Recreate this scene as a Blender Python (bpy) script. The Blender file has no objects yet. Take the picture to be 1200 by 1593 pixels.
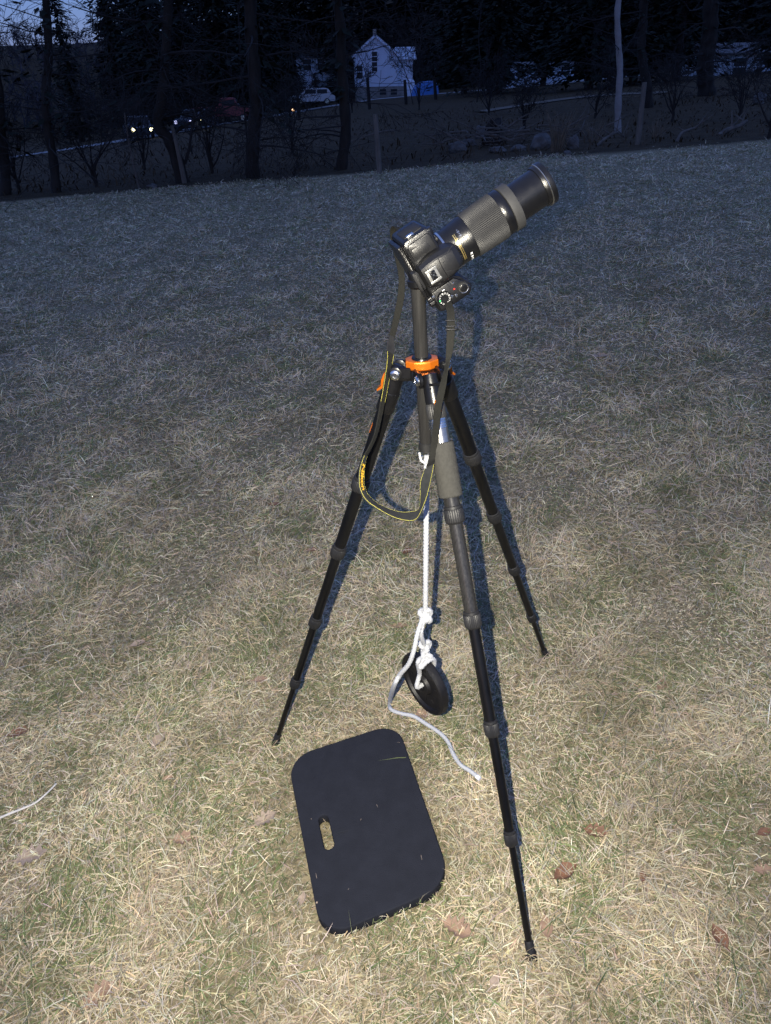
import bpy, bmesh, math, random
import numpy as np
from mathutils import Vector, Matrix, noise

random.seed(7)
rng = np.random.default_rng(11)
scn = bpy.context.scene
col = scn.collection
R = math.radians
PI = math.pi

# ------------------------------------------------------------------ camera
F, CX, CY = 1130.0, 600.0, 796.5          # photo: 1200 x 1593
CAMH, PITCH, ROLL = 1.45, R(30.706), R(-1.351)
_c, _s = math.cos(ROLL), math.sin(ROLL)
_rt = Vector((1, 0, 0)); _up = Vector((0, math.sin(PITCH), math.cos(PITCH)))
FW = Vector((0, math.cos(PITCH), -math.sin(PITCH)))
RT = _c * _rt + _s * _up
UP = _c * _up - _s * _rt
CAM = Vector((0, 0, CAMH))
cd = bpy.data.cameras.new('camera'); cam = bpy.data.objects.new('camera', cd); col.objects.link(cam)
cd.sensor_fit = 'VERTICAL'; cd.sensor_height = 24.0; cd.sensor_width = 24.0
cd.lens = 24.0 * F / 1593.0
cd.clip_start = 0.02; cd.clip_end = 3000
M3 = Matrix((RT, UP, -FW)).transposed()
cam.matrix_world = Matrix.Translation(CAM) @ M3.to_4x4()
scn.camera = cam

# ------------------------------------------------------------------ dusk sky
w = bpy.data.worlds.new('World'); scn.world = w; w.use_nodes = True
nt = w.node_tree; nt.nodes.clear()
sky = nt.nodes.new('ShaderNodeTexSky'); sky.sky_type = 'NISHITA'; sky.sun_disc = False
sky.sun_elevation = R(0.6); sky.sun_rotation = R(200); sky.air_density = 1.0; sky.dust_density = 0.3; sky.ozone_density = 6.5
tint = nt.nodes.new('ShaderNodeMix'); tint.data_type = 'RGBA'          # dusk: an even blue mixed over the clear sky to mute its orange horizon
tint.inputs[0].default_value = 0.72; tint.inputs[7].default_value = (0.124, 0.182, 0.385, 1)
bg = nt.nodes.new('ShaderNodeBackground'); bg.inputs[1].default_value = 1.68
wo = nt.nodes.new('ShaderNodeOutputWorld')
nt.links.new(sky.outputs[0], tint.inputs[6]); nt.links.new(tint.outputs[2], bg.inputs[0]); nt.links.new(bg.outputs[0], wo.inputs[0])

# the phone's own flash, a few centimetres left of its lens: the light that makes every hard shadow in the photograph
fl = bpy.data.lights.new('phone_flash', 'SPOT'); flash = bpy.data.objects.new('phone_flash', fl); col.objects.link(flash)
fl.energy = 265.0; fl.color = (1.0, 0.93, 0.77); fl.shadow_soft_size = 0.004
fl.spot_size = R(125); fl.spot_blend = 1.0
flash.matrix_world = Matrix.Translation(CAM - RT * 0.055 + UP * 0.003) @ M3.to_4x4()

scn.view_settings.view_transform = 'Standard'; scn.view_settings.look = 'None'
scn.view_settings.exposure = 0.0; scn.view_settings.gamma = 1.0
scn.view_settings.use_curve_mapping = False
scn.cycles.use_denoising = True
scn.cycles.max_bounces = 5

# ------------------------------------------------------------------ helpers
def ray(px, py):
    return (px - CX) / F * RT - (py - CY) / F * UP + FW
def P(px, py, d):                       # point seen at a photo pixel at camera depth d
    return CAM + ray(px, py) * d
def atY(px, py, Y):                     # ... at world distance Y
    r = ray(px, py); return CAM + r * (Y / r.y)

GS, GT = 0.05794, 0.01291
def ground_z(x, y):
    xs = max(-45.0, min(60.0, x))
    z = GS * xs
    z += GT * min(y, 13.0)
    if y > 13: z += -0.006 * (min(y, 100) - 13)
    if x < 0 and y > 15: z += .045 * xs * min(1.0, (y - 15) / 40.0)
    if y > 112:
        t = min(1.0, (y - 112) / 110.0); k_ = min(1.0, max(0.0, (x + 70) / 45.0)); z += (16.0 + 5.0 * k_) * t * t * (3 - 2 * t)
    return z
def G0(px, py, lift=0.0):               # photo pixel to the near ground plane
    r = ray(px, py); k = (CAMH - lift) / (GS * r.x + GT * r.y - r.z); return CAM + r * k
GN = Vector((-GS, -GT, 1)).normalized()

def tag(o, label=None, cat=None, group=None, kind=None):
    if label: o['label'] = label
    if cat: o['category'] = cat
    if group: o['group'] = group
    if kind: o['kind'] = kind
    return o
ORG = {}
def empty(name, loc):
    o = bpy.data.objects.new(name, None); col.objects.link(o); o.location = loc
    o.empty_display_size = 0.1
    ORG[o.name] = Vector(loc); return o

def frame(d):
    d = d.normalized()
    a = Vector((0, 0, 1)) if abs(d.z) < 0.9 else Vector((1, 0, 0))
    u = d.cross(a).normalized(); v = d.cross(u).normalized()
    return u, v, d

class MB:
    def __init__(s): s.v = []; s.f = []
    def ring_loft(s, rings, closed=True, cap=True):
        n = len(rings[0]); b = len(s.v)
        for r in rings: s.v.extend(r)
        for i in range(len(rings) - 1):
            for j in range(n if closed else n - 1):
                k = (j + 1) % n
                s.f.append((b + i*n + j, b + i*n + k, b + (i+1)*n + k, b + (i+1)*n + j))
        if cap and closed:
            s.f.append(tuple(b + j for j in range(n))[::-1])
            e = b + (len(rings) - 1) * n
            s.f.append(tuple(e + j for j in range(n)))
        return s
    def tube(s, pts, rad, n=8, cap=True):
        pts = [Vector(p) for p in pts]
        if not hasattr(rad, '__len__'): rad = [rad] * len(pts)
        rings = []; u = None
        for i, p in enumerate(pts):
            d = (pts[min(i+1, len(pts)-1)] - pts[max(i-1, 0)])
            if d.length < 1e-9: d = Vector((0, 0, 1))
            d.normalize()
            if u is None: u = frame(d)[0]
            else:
                u = u - d * u.dot(d)
                if u.length < 1e-6: u = frame(d)[0]
                u.normalize()
            v = d.cross(u)
            rings.append([p + (u * math.cos(2*PI*k/n) + v * math.sin(2*PI*k/n)) * rad[i] for k in range(n)])
        return s.ring_loft(rings, True, cap)
    def lathe(s, a, b, prof, n=24, knurl=0, kamp=0.0, up=None):
        """profile [(t metres along a->b, radius)]"""
        a = Vector(a); d = (Vector(b) - a); u, v, d = frame(d)
        rings = []
        for (t, r) in prof:
            rr = []
            for k in range(n):
                q = r
                if knurl: q = r - (kamp if (k % 2) else 0)
                rr.append(a + d * t + (u * math.cos(2*PI*k/n) + v * math.sin(2*PI*k/n)) * q)
            rings.append(rr)
        return s.ring_loft(rings)
    def box(s, c, ax, h, bev=0.0):
        """c centre, ax three axes, h half sizes; chamfered when bev"""
        c = Vector(c)
        if bev <= 0:
            b = len(s.v)
            for i in (-1, 1):
                for j in (-1, 1):
                    for k in (-1, 1): s.v.append(c + ax[0]*h[0]*i + ax[1]*h[1]*j + ax[2]*h[2]*k)
            for q in ((0,1,3,2),(4,6,7,5),(0,4,5,1),(2,3,7,6),(0,2,6,4),(1,5,7,3)): s.f.append(tuple(b+x for x in q))
            return s
        def rr(hx, hy, z):
            out = []
            for (sx, sy, a0) in ((1,1,0),(-1,1,PI/2),(-1,-1,PI),(1,-1,1.5*PI)):
                for q in range(3):
                    a = a0 + q * PI / 4
                    out.append(c + ax[0]*(sx*(hx-bev)+bev*math.cos(a)) + ax[1]*(sy*(hy-bev)+bev*math.sin(a)) + ax[2]*z)
            return out
        e = bev * 0.6
        rings = [rr(h[0]-e, h[1]-e, -h[2]), rr(h[0], h[1], -h[2]+e), rr(h[0], h[1], h[2]-e), rr(h[0]-e, h[1]-e, h[2])]
        return s.ring_loft(rings)
    def poly_prism(s, pts2, c, ax, z0, z1, bev=0.0):
        """closed outline in ax[0],ax[1], extruded along ax[2]"""
        c = Vector(c); cx = sum(p[0] for p in pts2)/len(pts2); cy = sum(p[1] for p in pts2)/len(pts2)
        def rr(k, z):
            out = []
            for (x, y) in pts2:
                dx, dy = x-cx, y-cy; L = math.hypot(dx, dy) or 1
                f = max(0, (L-k)/L); out.append(c + ax[0]*(cx+dx*f) + ax[1]*(cy+dy*f) + ax[2]*z)
            return out
        if bev: rings = [rr(bev, z0), rr(0, z0+bev*(1 if z1>z0 else -1)), rr(0, z1-bev*(1 if z1>z0 else -1)), rr(bev*.4, z1-bev*.25), rr(bev*1.3, z1)]
        else: rings = [rr(0, z0), rr(0, z1)]
        return s.ring_loft(rings)
    def build(s, name, mat, parent=None, smooth=True, angle=38):
        me = bpy.data.meshes.new(name)
        o = Vector((0, 0, 0))
        if parent is not None: o = ORG[parent.name]
        me.from_pydata([tuple(Vector(p) - o) for p in s.v], [], s.f)
        me.materials.append(mat)
        bm = bmesh.new(); bm.from_mesh(me); bmesh.ops.recalc_face_normals(bm, faces=bm.faces)
        if smooth:
            for f in bm.faces: f.smooth = True
            ca = R(angle)
            for e in bm.edges:
                if len(e.link_faces) == 2 and e.calc_face_angle(0) > ca: e.smooth = False
        bm.to_mesh(me); bm.free()
        ob = bpy.data.objects.new(name, me); col.objects.link(ob)
        if parent is not None: ob.parent = parent
        ORG[ob.name] = o
        return ob

def cat_rom(pts, n):
    """Catmull-Rom through rows of numbers, n samples per span"""
    A = [np.array(p, float) for p in pts]; out = []
    for i in range(len(A) - 1):
        p0 = A[max(i-1, 0)]; p1 = A[i]; p2 = A[i+1]; p3 = A[min(i+2, len(A)-1)]
        for k in range(n):
            t = k / n
            out.append(0.5*((2*p1)+(-p0+p2)*t+(2*p0-5*p1+4*p2-p3)*t*t+(-p0+3*p1-3*p2+p3)*t**3))
    out.append(A[-1]); return out

# ------------------------------------------------------------------ materials
def mat(name, base, rough=0.6, metal=0.0, spec=0.5, var=0.0, scale=20.0, bump=0.0, bscale=200.0, emit=None, estr=0.0, col2=None, stretch=None):
    m = bpy.data.materials.new(name); m.use_nodes = True
    n = m.node_tree; b = n.nodes['Principled BSDF']
    b.inputs['Base Color'].default_value = (*base, 1); b.inputs['Roughness'].default_value = rough
    b.inputs['Metallic'].default_value = metal; b.inputs['Specular IOR Level'].default_value = spec
    tc = n.nodes.new('ShaderNodeTexCoord'); vec = tc.outputs['Object']
    if stretch:
        mp = n.nodes.new('ShaderNodeMapping'); mp.inputs['Scale'].default_value = stretch
        n.links.new(vec, mp.inputs[0]); vec = mp.outputs[0]
    if var > 0 or col2:
        t = n.nodes.new('ShaderNodeTexNoise'); t.inputs['Scale'].default_value = scale; t.inputs['Detail'].default_value = 6; t.inputs['Roughness'].default_value = .65
        n.links.new(vec, t.inputs['Vector'])
        rp = n.nodes.new('ShaderNodeValToRGB')
        c2 = col2 or tuple(min(1, c*(1+var)) for c in base)
        c1 = base if col2 else tuple(c*(1-var) for c in base)
        rp.color_ramp.elements[0].color = (*c1, 1); rp.color_ramp.elements[1].color = (*c2, 1)
        rp.color_ramp.elements[0].position = .32; rp.color_ramp.elements[1].position = .68
        n.links.new(t.outputs[0], rp.inputs[0]); n.links.new(rp.outputs[0], b.inputs['Base Color'])
        mr = n.nodes.new('ShaderNodeMapRange'); mr.inputs[3].default_value = max(0, rough-.08); mr.inputs[4].default_value = min(1, rough+.08)
        n.links.new(t.outputs[0], mr.inputs[0]); n.links.new(mr.outputs[0], b.inputs['Roughness'])
    if bump > 0:
        t2 = n.nodes.new('ShaderNodeTexNoise'); t2.inputs['Scale'].default_value = bscale; t2.inputs['Detail'].default_value = 4
        n.links.new(vec, t2.inputs['Vector'])
        bp = n.nodes.new('ShaderNodeBump'); bp.inputs['Strength'].default_value = bump; bp.inputs['Distance'].default_value = 0.002
        n.links.new(t2.outputs[0], bp.inputs['Height']); n.links.new(bp.outputs[0], b.inputs['Normal'])
    if emit:
        b.inputs['Emission Color'].default_value = (*emit, 1); b.inputs['Emission Strength'].default_value = estr
    return m

M = {}
M['black_metal'] = mat('black anodised metal', (.006, .006, .007), .30, .15, .4, .2, 60, .05, 900)
M['black_plastic'] = mat('black plastic', (.005, .005, .0058), .30, 0, .5, .15, 80, .12, 1800)
M['black_rubber'] = mat('black rubber', (.010, .010, .011), .62, 0, .4, .2, 90, .1, 1500)
M['focus_grey'] = mat('grey focus ring', (.034, .034, .034), .6, 0, .4, .12, 90)
M['lock_rubber'] = mat('dark lock rubber', (.013, .013, .014), .5, 0, .4, .15, 90)
M['satin'] = mat('satin black plastic', (.008, .008, .0088), .38, 0, .5, .12, 80, .12, 1800)
M['grey_rubber'] = mat('grey grip rubber', (.014, .014, .0145), .55, 0, .45, .15, 90)
M['carbon'] = mat('carbon fibre tube', (.0035, .0035, .004), .30, .05, .35, .35, 40, 0, 1, stretch=(1, 1, .08))
M['carbon_front'] = mat('grey carbon tube', (.030, .029, .028), .25, .35, .6, .3, 60, 0, 1, stretch=(6, 6, .15))
M['orange'] = mat('orange anodised', (.62, .15, .010), .30, .55, .5, .08, 60)
M['steel_matte'] = mat('brushed steel', (.30, .30, .29), .45, .6, .5, .06, 90)
M['steel'] = mat('bright steel', (.72, .72, .70), .22, 1.0, .5, .08, 90)
M['silver'] = mat('polished tube', (.45, .44, .41), .25, .95, .5, .12, 80)
M['foam'] = mat('grey foam grip', (.044, .043, .039), .9, 0, .2, .15, 160, .5, 900)
M['rope'] = mat('white braided rope', (.42, .43, .445), .75, 0, .3, .08, 120, .2, 1600)
M['iron'] = mat('black cast iron', (.007, .0065, .007), .50, .1, .4, .35, 45, .35, 260)
M['pad'] = mat('charcoal foam pad', (.016, .0175, .024), .92, 0, .18, .14, 26, .8, 520)
M['webbing'] = mat('woven strap', (.011, .011, .0095), .85, 0, .2, .25, 300, .4, 1800)
M['strap_pad'] = mat('strap pad', (.022, .023, .022), .8, 0, .25, .2, 120, .25, 1400)
M['yellow'] = mat('yellow thread', (.30, .275, .05), .7, 0, .3, .15, 200)
M['gold_print'] = mat('gold lettering', (.75, .42, .03), .6, 0, .3, .08, 200)
M['gold'] = mat('gold lens ring', (.80, .60, .22), .22, .9, .5, .1, 90)
M['dial_print'] = mat('dial print', (.30, .30, .30), .5, 0, .4, .05, 100)
M['white_print'] = mat('white print', (.8, .8, .8), .5, 0, .4, .05, 100)
M['red_print'] = mat('red print', (.62, .03, .02), .5, 0, .4, .05, 100)
M['green_print'] = mat('green print', (.04, .40, .12), .5, 0, .4, .05, 100)
M['glass'] = mat('lens glass', (.01, .012, .02), .06, 0, .8, .05, 100)
M['leaf_rust'] = mat('rust brown leaf', (.17, .088, .054), .65, 0, .35, .3, 40, .4, 220)
M['leaf_tan'] = mat('tan leaf', (.27, .18, .125), .7, 0, .3, .25, 40, .4, 220)
M['leaf_grey'] = mat('grey brown leaf', (.30, .235, .185), .75, 0, .3, .2, 40, .4, 220)
M['stalk'] = mat('pale dry stalk', (.58, .55, .50), .6, 0, .4, .15, 60)
M['bark'] = mat('dark bark', (.020, .017, .015), .9, 0, .2, .45, 9, .9, 30, stretch=(1, 1, .25))
M['birch'] = mat('pale birch bark', (.22, .22, .225), .8, 0, .3, 0, 5, .6, 40, col2=(.16, .15, .15), stretch=(1, 1, 2.2))
M['dead_wood'] = mat('weathered wood', (.085, .075, .066), .9, 0, .2, .4, 8, .8, 40, stretch=(1, 1, .2))
M['post'] = mat('fence post wood', (.10, .09, .08), .9, 0, .2, .4, 12, .8, 60, stretch=(1, 1, .2))
M['needle'] = mat('dark conifer needles', (.010, .015, .010), .85, 0, .2, .4, .8)
M['wood_far'] = mat('far conifer wood', (.009, .013, .011), .9, 0, .1, .4, .3)
M['ridge'] = mat('bare ridge wood', (.05, .048, .055), .9, 0, .1, .4, .3)
M['twig'] = mat('bare twigs', (.022, .020, .020), .9, 0, .2, .3, 3)
M['brush'] = mat('dry brush', (.048, .034, .020), .9, 0, .2, .5, 2.0)
M['straw_tall'] = mat('tall dry grass', (.12, .10, .075), .85, 0, .2, .3, 9)
M['stone'] = mat('field stone', (.085, .082, .08), .9, 0, .2, .4, 6, .8, 20)
M['house_white'] = mat('white clapboard', (.50, .56, .66), .7, 0, .3, .07, 1.5)  # white paint, with the blue of the dusk light put into its colour
M['house_pale'] = mat('pale siding', (.42, .47, .55), .7, 0, .3, .08, 1.2)
M['foundation'] = mat('block foundation', (.20, .19, .18), .9, 0, .2, .3, 3)
M['roof'] = mat('grey shingle', (.10, .10, .11), .85, 0, .2, .3, 3)
M['window_dark'] = mat('dark window glass', (.012, .014, .018), .45, 0, .25, .1, 2)
M['car_white'] = mat('white car paint', (.34, .35, .37), .3, 0, .5, .04, 2)
M['car_dark'] = mat('dark car paint', (.03, .035, .05), .3, 0, .5, .05, 2)
M['car_red'] = mat('red paint', (.13, .012, .016), .4, 0, .5, .12, 2)
M['tyre'] = mat('tyre rubber', (.02, .02, .02), .8, 0, .3, .1, 5)
M['headlamp'] = mat('lit headlamp', (.9, .9, .8), .3, 0, .5, 0, 1, 0, 1, (1.0, .90, .48), 9.0)
M['headlamp_dim'] = mat('dim lit lamp', (.9, .9, .8), .3, 0, .5, 0, 1, 0, 1, (.62, .62, 1.0), 1.6)
M['lamp_orange'] = mat('orange porch lamp', (.9, .6, .3), .3, 0, .5, 0, 1, 0, 1, (1.0, .55, .28), 4.0)
M['tarp'] = mat('blue tarp', (.025, .12, .36), .5, 0, .4, .2, 3)
M['road'] = mat('gravel road', (.22, .225, .235), .95, 0, .2, .2, 2.0)
M['path'] = mat('trodden path', (.11, .095, .075), .95, 0, .2, .25, 3.0)

# grass: colour of each blade comes with the blade
def grass_mat():
    m = bpy.data.materials.new('dry lawn grass'); m.use_nodes = True
    n = m.node_tree; b = n.nodes['Principled BSDF']
    a = n.nodes.new('ShaderNodeAttribute'); a.attribute_name = 'blade'
    tc = n.nodes.new('ShaderNodeTexCoord'); t = n.nodes.new('ShaderNodeTexNoise'); t.inputs['Scale'].default_value = 140
    n.links.new(tc.outputs['Object'], t.inputs['Vector'])
    mx = n.nodes.new('ShaderNodeMix'); mx.data_type = 'RGBA'; mx.blend_type = 'MULTIPLY'; mx.inputs[0].default_value = .35
    n.links.new(a.outputs['Color'], mx.inputs[6]); n.links.new(t.outputs[0], mx.inputs[7])
    n.links.new(mx.outputs[2], b.inputs['Base Color'])
    b.inputs['Roughness'].default_value = .62; b.inputs['Specular IOR Level'].default_value = .35
    return m
M['grass'] = grass_mat()

def ground_mat():
    m = bpy.data.materials.new('lawn and rough ground'); m.use_nodes = True
    n = m.node_tree; b = n.nodes['Principled BSDF']; L = n.links
    b.inputs['Roughness'].default_value = .95; b.inputs['Specular IOR Level'].default_value = .1
    tc = n.nodes.new('ShaderNodeTexCoord'); V = tc.outputs['Object']
    def nz(s, d=6, r=.6):
        t = n.nodes.new('ShaderNodeTexNoise'); t.inputs['Scale'].default_value = s; t.inputs['Detail'].default_value = d; t.inputs['Roughness'].default_value = r
        L.new(V, t.inputs['Vector']); return t.outputs[0]
    def ramp(f, c1, c2, p1=.35, p2=.65):
        r = n.nodes.new('ShaderNodeValToRGB'); r.color_ramp.elements[0].color = (*c1, 1); r.color_ramp.elements[1].color = (*c2, 1)
        r.color_ramp.elements[0].position = p1; r.color_ramp.elements[1].position = p2; L.new(f, r.inputs[0]); return r.outputs[0]
    def mix(f, a, b_):
        x = n.nodes.new('ShaderNodeMix'); x.data_type = 'RGBA'; L.new(f, x.inputs[0]); L.new(a, x.inputs[6]); L.new(b_, x.inputs[7]); return x.outputs[2]
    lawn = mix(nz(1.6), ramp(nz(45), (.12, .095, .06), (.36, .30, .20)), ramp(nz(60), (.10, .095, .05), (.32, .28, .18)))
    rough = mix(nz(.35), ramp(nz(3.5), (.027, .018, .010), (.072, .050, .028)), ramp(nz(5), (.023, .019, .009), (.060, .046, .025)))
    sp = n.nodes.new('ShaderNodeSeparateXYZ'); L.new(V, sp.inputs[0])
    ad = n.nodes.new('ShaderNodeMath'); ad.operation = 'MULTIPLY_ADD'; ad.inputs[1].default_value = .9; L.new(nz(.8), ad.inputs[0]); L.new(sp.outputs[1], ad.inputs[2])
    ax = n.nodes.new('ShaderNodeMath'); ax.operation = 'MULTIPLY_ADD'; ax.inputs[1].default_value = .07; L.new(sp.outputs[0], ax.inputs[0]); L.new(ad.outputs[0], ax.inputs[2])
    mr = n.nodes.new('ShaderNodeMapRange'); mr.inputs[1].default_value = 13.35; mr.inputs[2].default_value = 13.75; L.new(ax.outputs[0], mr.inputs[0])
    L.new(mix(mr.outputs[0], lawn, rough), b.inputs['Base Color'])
    bp = n.nodes.new('ShaderNodeBump'); bp.inputs['Strength'].default_value = .7; bp.inputs['Distance'].default_value = .02
    L.new(nz(70), bp.inputs['Height']); L.new(bp.outputs[0], b.inputs['Normal'])
    return m
M['ground'] = ground_mat()

def simple(o, name, v, f, m):
    me = bpy.data.meshes.new(name); me.from_pydata(v, [], f); me.materials.append(m)
    for p in me.polygons: p.use_smooth = True
    ob = bpy.data.objects.new(name, me); col.objects.link(ob); ORG[ob.name] = Vector((0, 0, 0)); return ob

# ------------------------------------------------------------------ ground
def axis(vals):
    out = []
    for a, b, s in vals:
        k = max(1, int(round((b-a)/s))); out += [a + (b-a)*i/k for i in range(k)]
    return out + [vals[-1][1]]
gx = axis([(-900, -100, 100), (-100, -20, 8), (-20, 20, 1.0), (20, 100, 8), (100, 900, 100)])
gy = axis([(-40, 0, 5), (0, 20, .8), (20, 120, 4), (120, 260, 10), (260, 1500, 120)])
V = []; Fc = []
for y in gy:
    for x in gx:
        b_ = 0.015 * noise.noise(Vector((x*.5, y*.5, 0))) if (y > 14) else 0
        if y > 20: b_ += .25 * noise.noise(Vector((x*.06, y*.06, 3))) * min(1, (y-20)/20)
        V.append((x, y, ground_z(x, y) + b_))
nx = len(gx)
for j in range(len(gy)-1):
    for i in range(nx-1):
        a = j*nx+i; Fc.append((a, a+1, a+1+nx, a+nx))
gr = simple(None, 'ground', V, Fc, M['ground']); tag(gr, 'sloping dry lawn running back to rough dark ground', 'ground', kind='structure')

def strip(name, pts, wdt, m, label, lift=.03):
    mb = MB(); rings = []
    c = cat_rom(pts, 10)
    for i, p in enumerate(c):
        a = c[max(0, i-1)]; b = c[min(len(c)-1, i+1)]; t = Vector((b[0]-a[0], b[1]-a[1], 0)).normalized(); n_ = Vector((-t.y, t.x, 0))
        row = []
        for k in (-1, -.5, 0, .5, 1):
            q = Vector((p[0], p[1], 0)) + n_ * wdt * k * (1 + .12*math.sin(i*1.7+k))
            q.z = ground_z(q.x, q.y) + .25*noise.noise(Vector((q.x*.06, q.y*.06, 3)))*min(1, max(0, (q.y-20)/20)) + lift + .05*(1-abs(k))
            row.append(q)
        rings.append(row)
    mb.ring_loft(rings, closed=False, cap=False)
    o = mb.build(name, m); tag(o, label, name, kind='structure'); return o
def gp(px, py):           # march a photo pixel to the terrain
    r = ray(px, py); t = 5.0
    while t < 260:
        q = CAM + r * t
        if q.z <= ground_z(q.x, q.y): return q
        t *= 1.01
    return q
# ------------------------------------------------------------------ lawn grass
def lawn_grass():
    d0 = 58000.0
    ds = []; N = 0
    # sample distance by density
    dd = np.linspace(.42, 14.2, 4000)
    dens = d0 * np.minimum(1, (1.5/dd))**1.75
    hw = .60*dd + .55
    pdf = dens*2*hw; cdf = np.cumsum(pdf)*(dd[1]-dd[0]); N = int(cdf[-1])
    y = np.interp(rng.random(N)*cdf[-1], cdf, dd)
    x = (rng.random(N)*2-1)*(.60*y+.55)
    def wav(x, y, k, seed):
        r = np.random.default_rng(seed); o = np.zeros_like(x)
        for _ in range(9):
            a = r.random()*6.28; q = k*(.6+.9*r.random()); o += np.sin(q*(x*np.cos(a)+y*np.sin(a))+r.random()*6.28)
        return o/3.0
    # ragged far edge of the mown lawn
    edge = 13.1 - .07*x + .25*wav(x, y, 2.2, 5) + .12*rng.standard_normal(N)
    keep = y < edge
    # bare thinner spots
    thin = wav(x, y, 7.0, 9)
    keep &= rng.random(N) < np.clip(.98 + .25*thin, .62, 1)
    # under the kneeling pad
    ins = np.ones(N, bool)
    for i in range(4):
        A, B_ = c4[i], c4[(i+1) % 4]; ex, ey = B_.x-A.x, B_.y-A.y; L_ = math.hypot(ex, ey)
        ins &= ((x-A.x)*ey - (y-A.y)*ex)/L_ > -.003
    for cq in c4:                  # rounded corners
        m_ = sum(c4, Vector())/4; dv = (m_-cq); dv.z = 0; dv.normalize(); cc_ = cq + dv*.088
        ins &= ~((((x-cc_.x)**2+(y-cc_.y)**2) > .064**2) & (((x-cq.x)**2+(y-cq.y)**2) < .050**2))
    ds_ = c4[0]-c4[3]; ds_.z = 0; ds_.normalize()
    su = (x-sl.x)*ds_.x+(y-sl.y)*ds_.y; sv = -(x-sl.x)*ds_.y+(y-sl.y)*ds_.x
    ins &= ~((np.abs(su) < .038) & (np.abs(sv) < .010))
    keep &= ~ins
    x = x[keep]; y = y[keep]; N = len(x)
    sc = np.maximum(1, y/1.6)**.75
    z = GS*x + GT*np.minimum(y, 13.0)
    L = rng.gamma(4.0, .0078, N) * np.clip(sc, 1, 1.25)
    L = np.clip(L*(1 + .35*wav(x, y, 8.0, 61)), .010, .10)
    dp = np.full(N, -9.0)
    for i in range(4):
        A, B_ = c4[i], c4[(i+1) % 4]; ex, ey = B_.x-A.x, B_.y-A.y; L_ = math.hypot(ex, ey)
        dp = np.maximum(dp, -((x-A.x)*ey - (y-A.y)*ex)/L_)
    L = np.where((dp < .045) & (rng.random(N) < .93), np.minimum(L, .013+.5*np.maximum(dp, 0)), L)
    W = rng.uniform(.0004, .0011, N) * sc
    ang = rng.random(N)*6.283 + 0.0
    lie = wav(x, y, 9.0, 21)*2.0
    ang = np.where(rng.random(N) < .40, lie + rng.standard_normal(N)*.9, ang)
    el = np.abs(rng.normal(.24, .28, N))
    upr = rng.random(N) < .16; el = np.where(upr, rng.uniform(.6, 1.35, N), el); L = np.where(upr, L*.7, L)
    el = np.clip(el, .02, 1.4)
    # straw, pale straw, grey straw, green
    pal = np.array([(.54, .45, .285), (.68, .60, .43), (.47, .415, .325), (.38, .30, .20), (.125, .165, .06), (.20, .225, .10)])
    g = wav(x, y, 3.1, 33)*.2 + wav(x, y, 13, 34)*.6 + wav(x, y, 29, 35)*.4
    pg = np.clip(.27 + .26*g, .05, .75)
    isg = (rng.random(N) < pg)
    idx = np.where(isg, rng.integers(4, 6, N), rng.choice(4, N, p=[.36, .22, .26, .16]))
    C = pal[idx] * (1 + .16*rng.standard_normal((N, 1))) * (1 + .05*rng.standard_normal((N, 3)))
    warm = np.clip(1 + .04*wav(x, y, 2.3, 51) + .10*wav(x, y, 7.5, 52) + .13*wav(x, y, 19, 53), .45, 1.5)[:, None]
    C = np.clip(C*warm, .02, .85)
    dx, dy = np.cos(ang), np.sin(ang)
    px, py = -dy, dx
    curl = rng.normal(-.28, .32, N); side = rng.normal(0, .22, N)
    lift = rng.uniform(0, .022, N) * (~upr)
    B = np.stack([x, y, z + lift - .002], 1)
    D1 = np.stack([dx*np.cos(el), dy*np.cos(el), np.sin(el)], 1)
    el2 = el + curl; el2 = np.where((el2 < 0) , np.maximum(el2, -el*.9-lift/L), el2)
    a2 = ang + side
    D2 = np.stack([np.cos(a2)*np.cos(el2), np.sin(a2)*np.cos(el2), np.sin(el2)], 1)
    mid = B + D1*(L*.5)[:, None]; tip = mid + D2*(L*.5)[:, None]
    roll = rng.uniform(-.9, .9, N)
    Wd = np.stack([px*np.cos(roll), py*np.cos(roll), np.sin(roll)], 1)*W[:, None]
    v = np.empty((N, 5, 3)); v[:, 0] = B-Wd*.8; v[:, 1] = B+Wd*.8; v[:, 2] = mid+Wd; v[:, 3] = mid-Wd; v[:, 4] = tip
    me = bpy.data.meshes.new('grass')
    me.vertices.add(N*5); me.vertices.foreach_set('co', v.reshape(-1))
    me.loops.add(N*7); me.polygons.add(N*2)
    b = (np.arange(N)*5)[:, None]
    me.loops.foreach_set('vertex_index', (b + np.array([0, 1, 2, 3, 3, 2, 4])[None]).reshape(-1).astype(np.int32))
    ls = np.stack([np.arange(N)*7, np.arange(N)*7+4], 1).reshape(-1)
    me.polygons.foreach_set('loop_start', ls.astype(np.int32))
    me.update(calc_edges=True)
    at = me.attributes.new('blade', 'FLOAT_COLOR', 'POINT')
    cc = np.ones((N, 5, 4)); cc[:, :, :3] = C[:, None, :]
    at.data.foreach_set('color', cc.reshape(-1).astype(np.float32))
    me.materials.append(M['grass'])
    me.polygons.foreach_set('use_smooth', np.ones(N*2, bool))
    o = bpy.data.objects.new('grass', me); col.objects.link(o)
    tag(o, 'short dry straw-coloured lawn grass with green blades among it', 'grass', kind='stuff')
    return N

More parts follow.
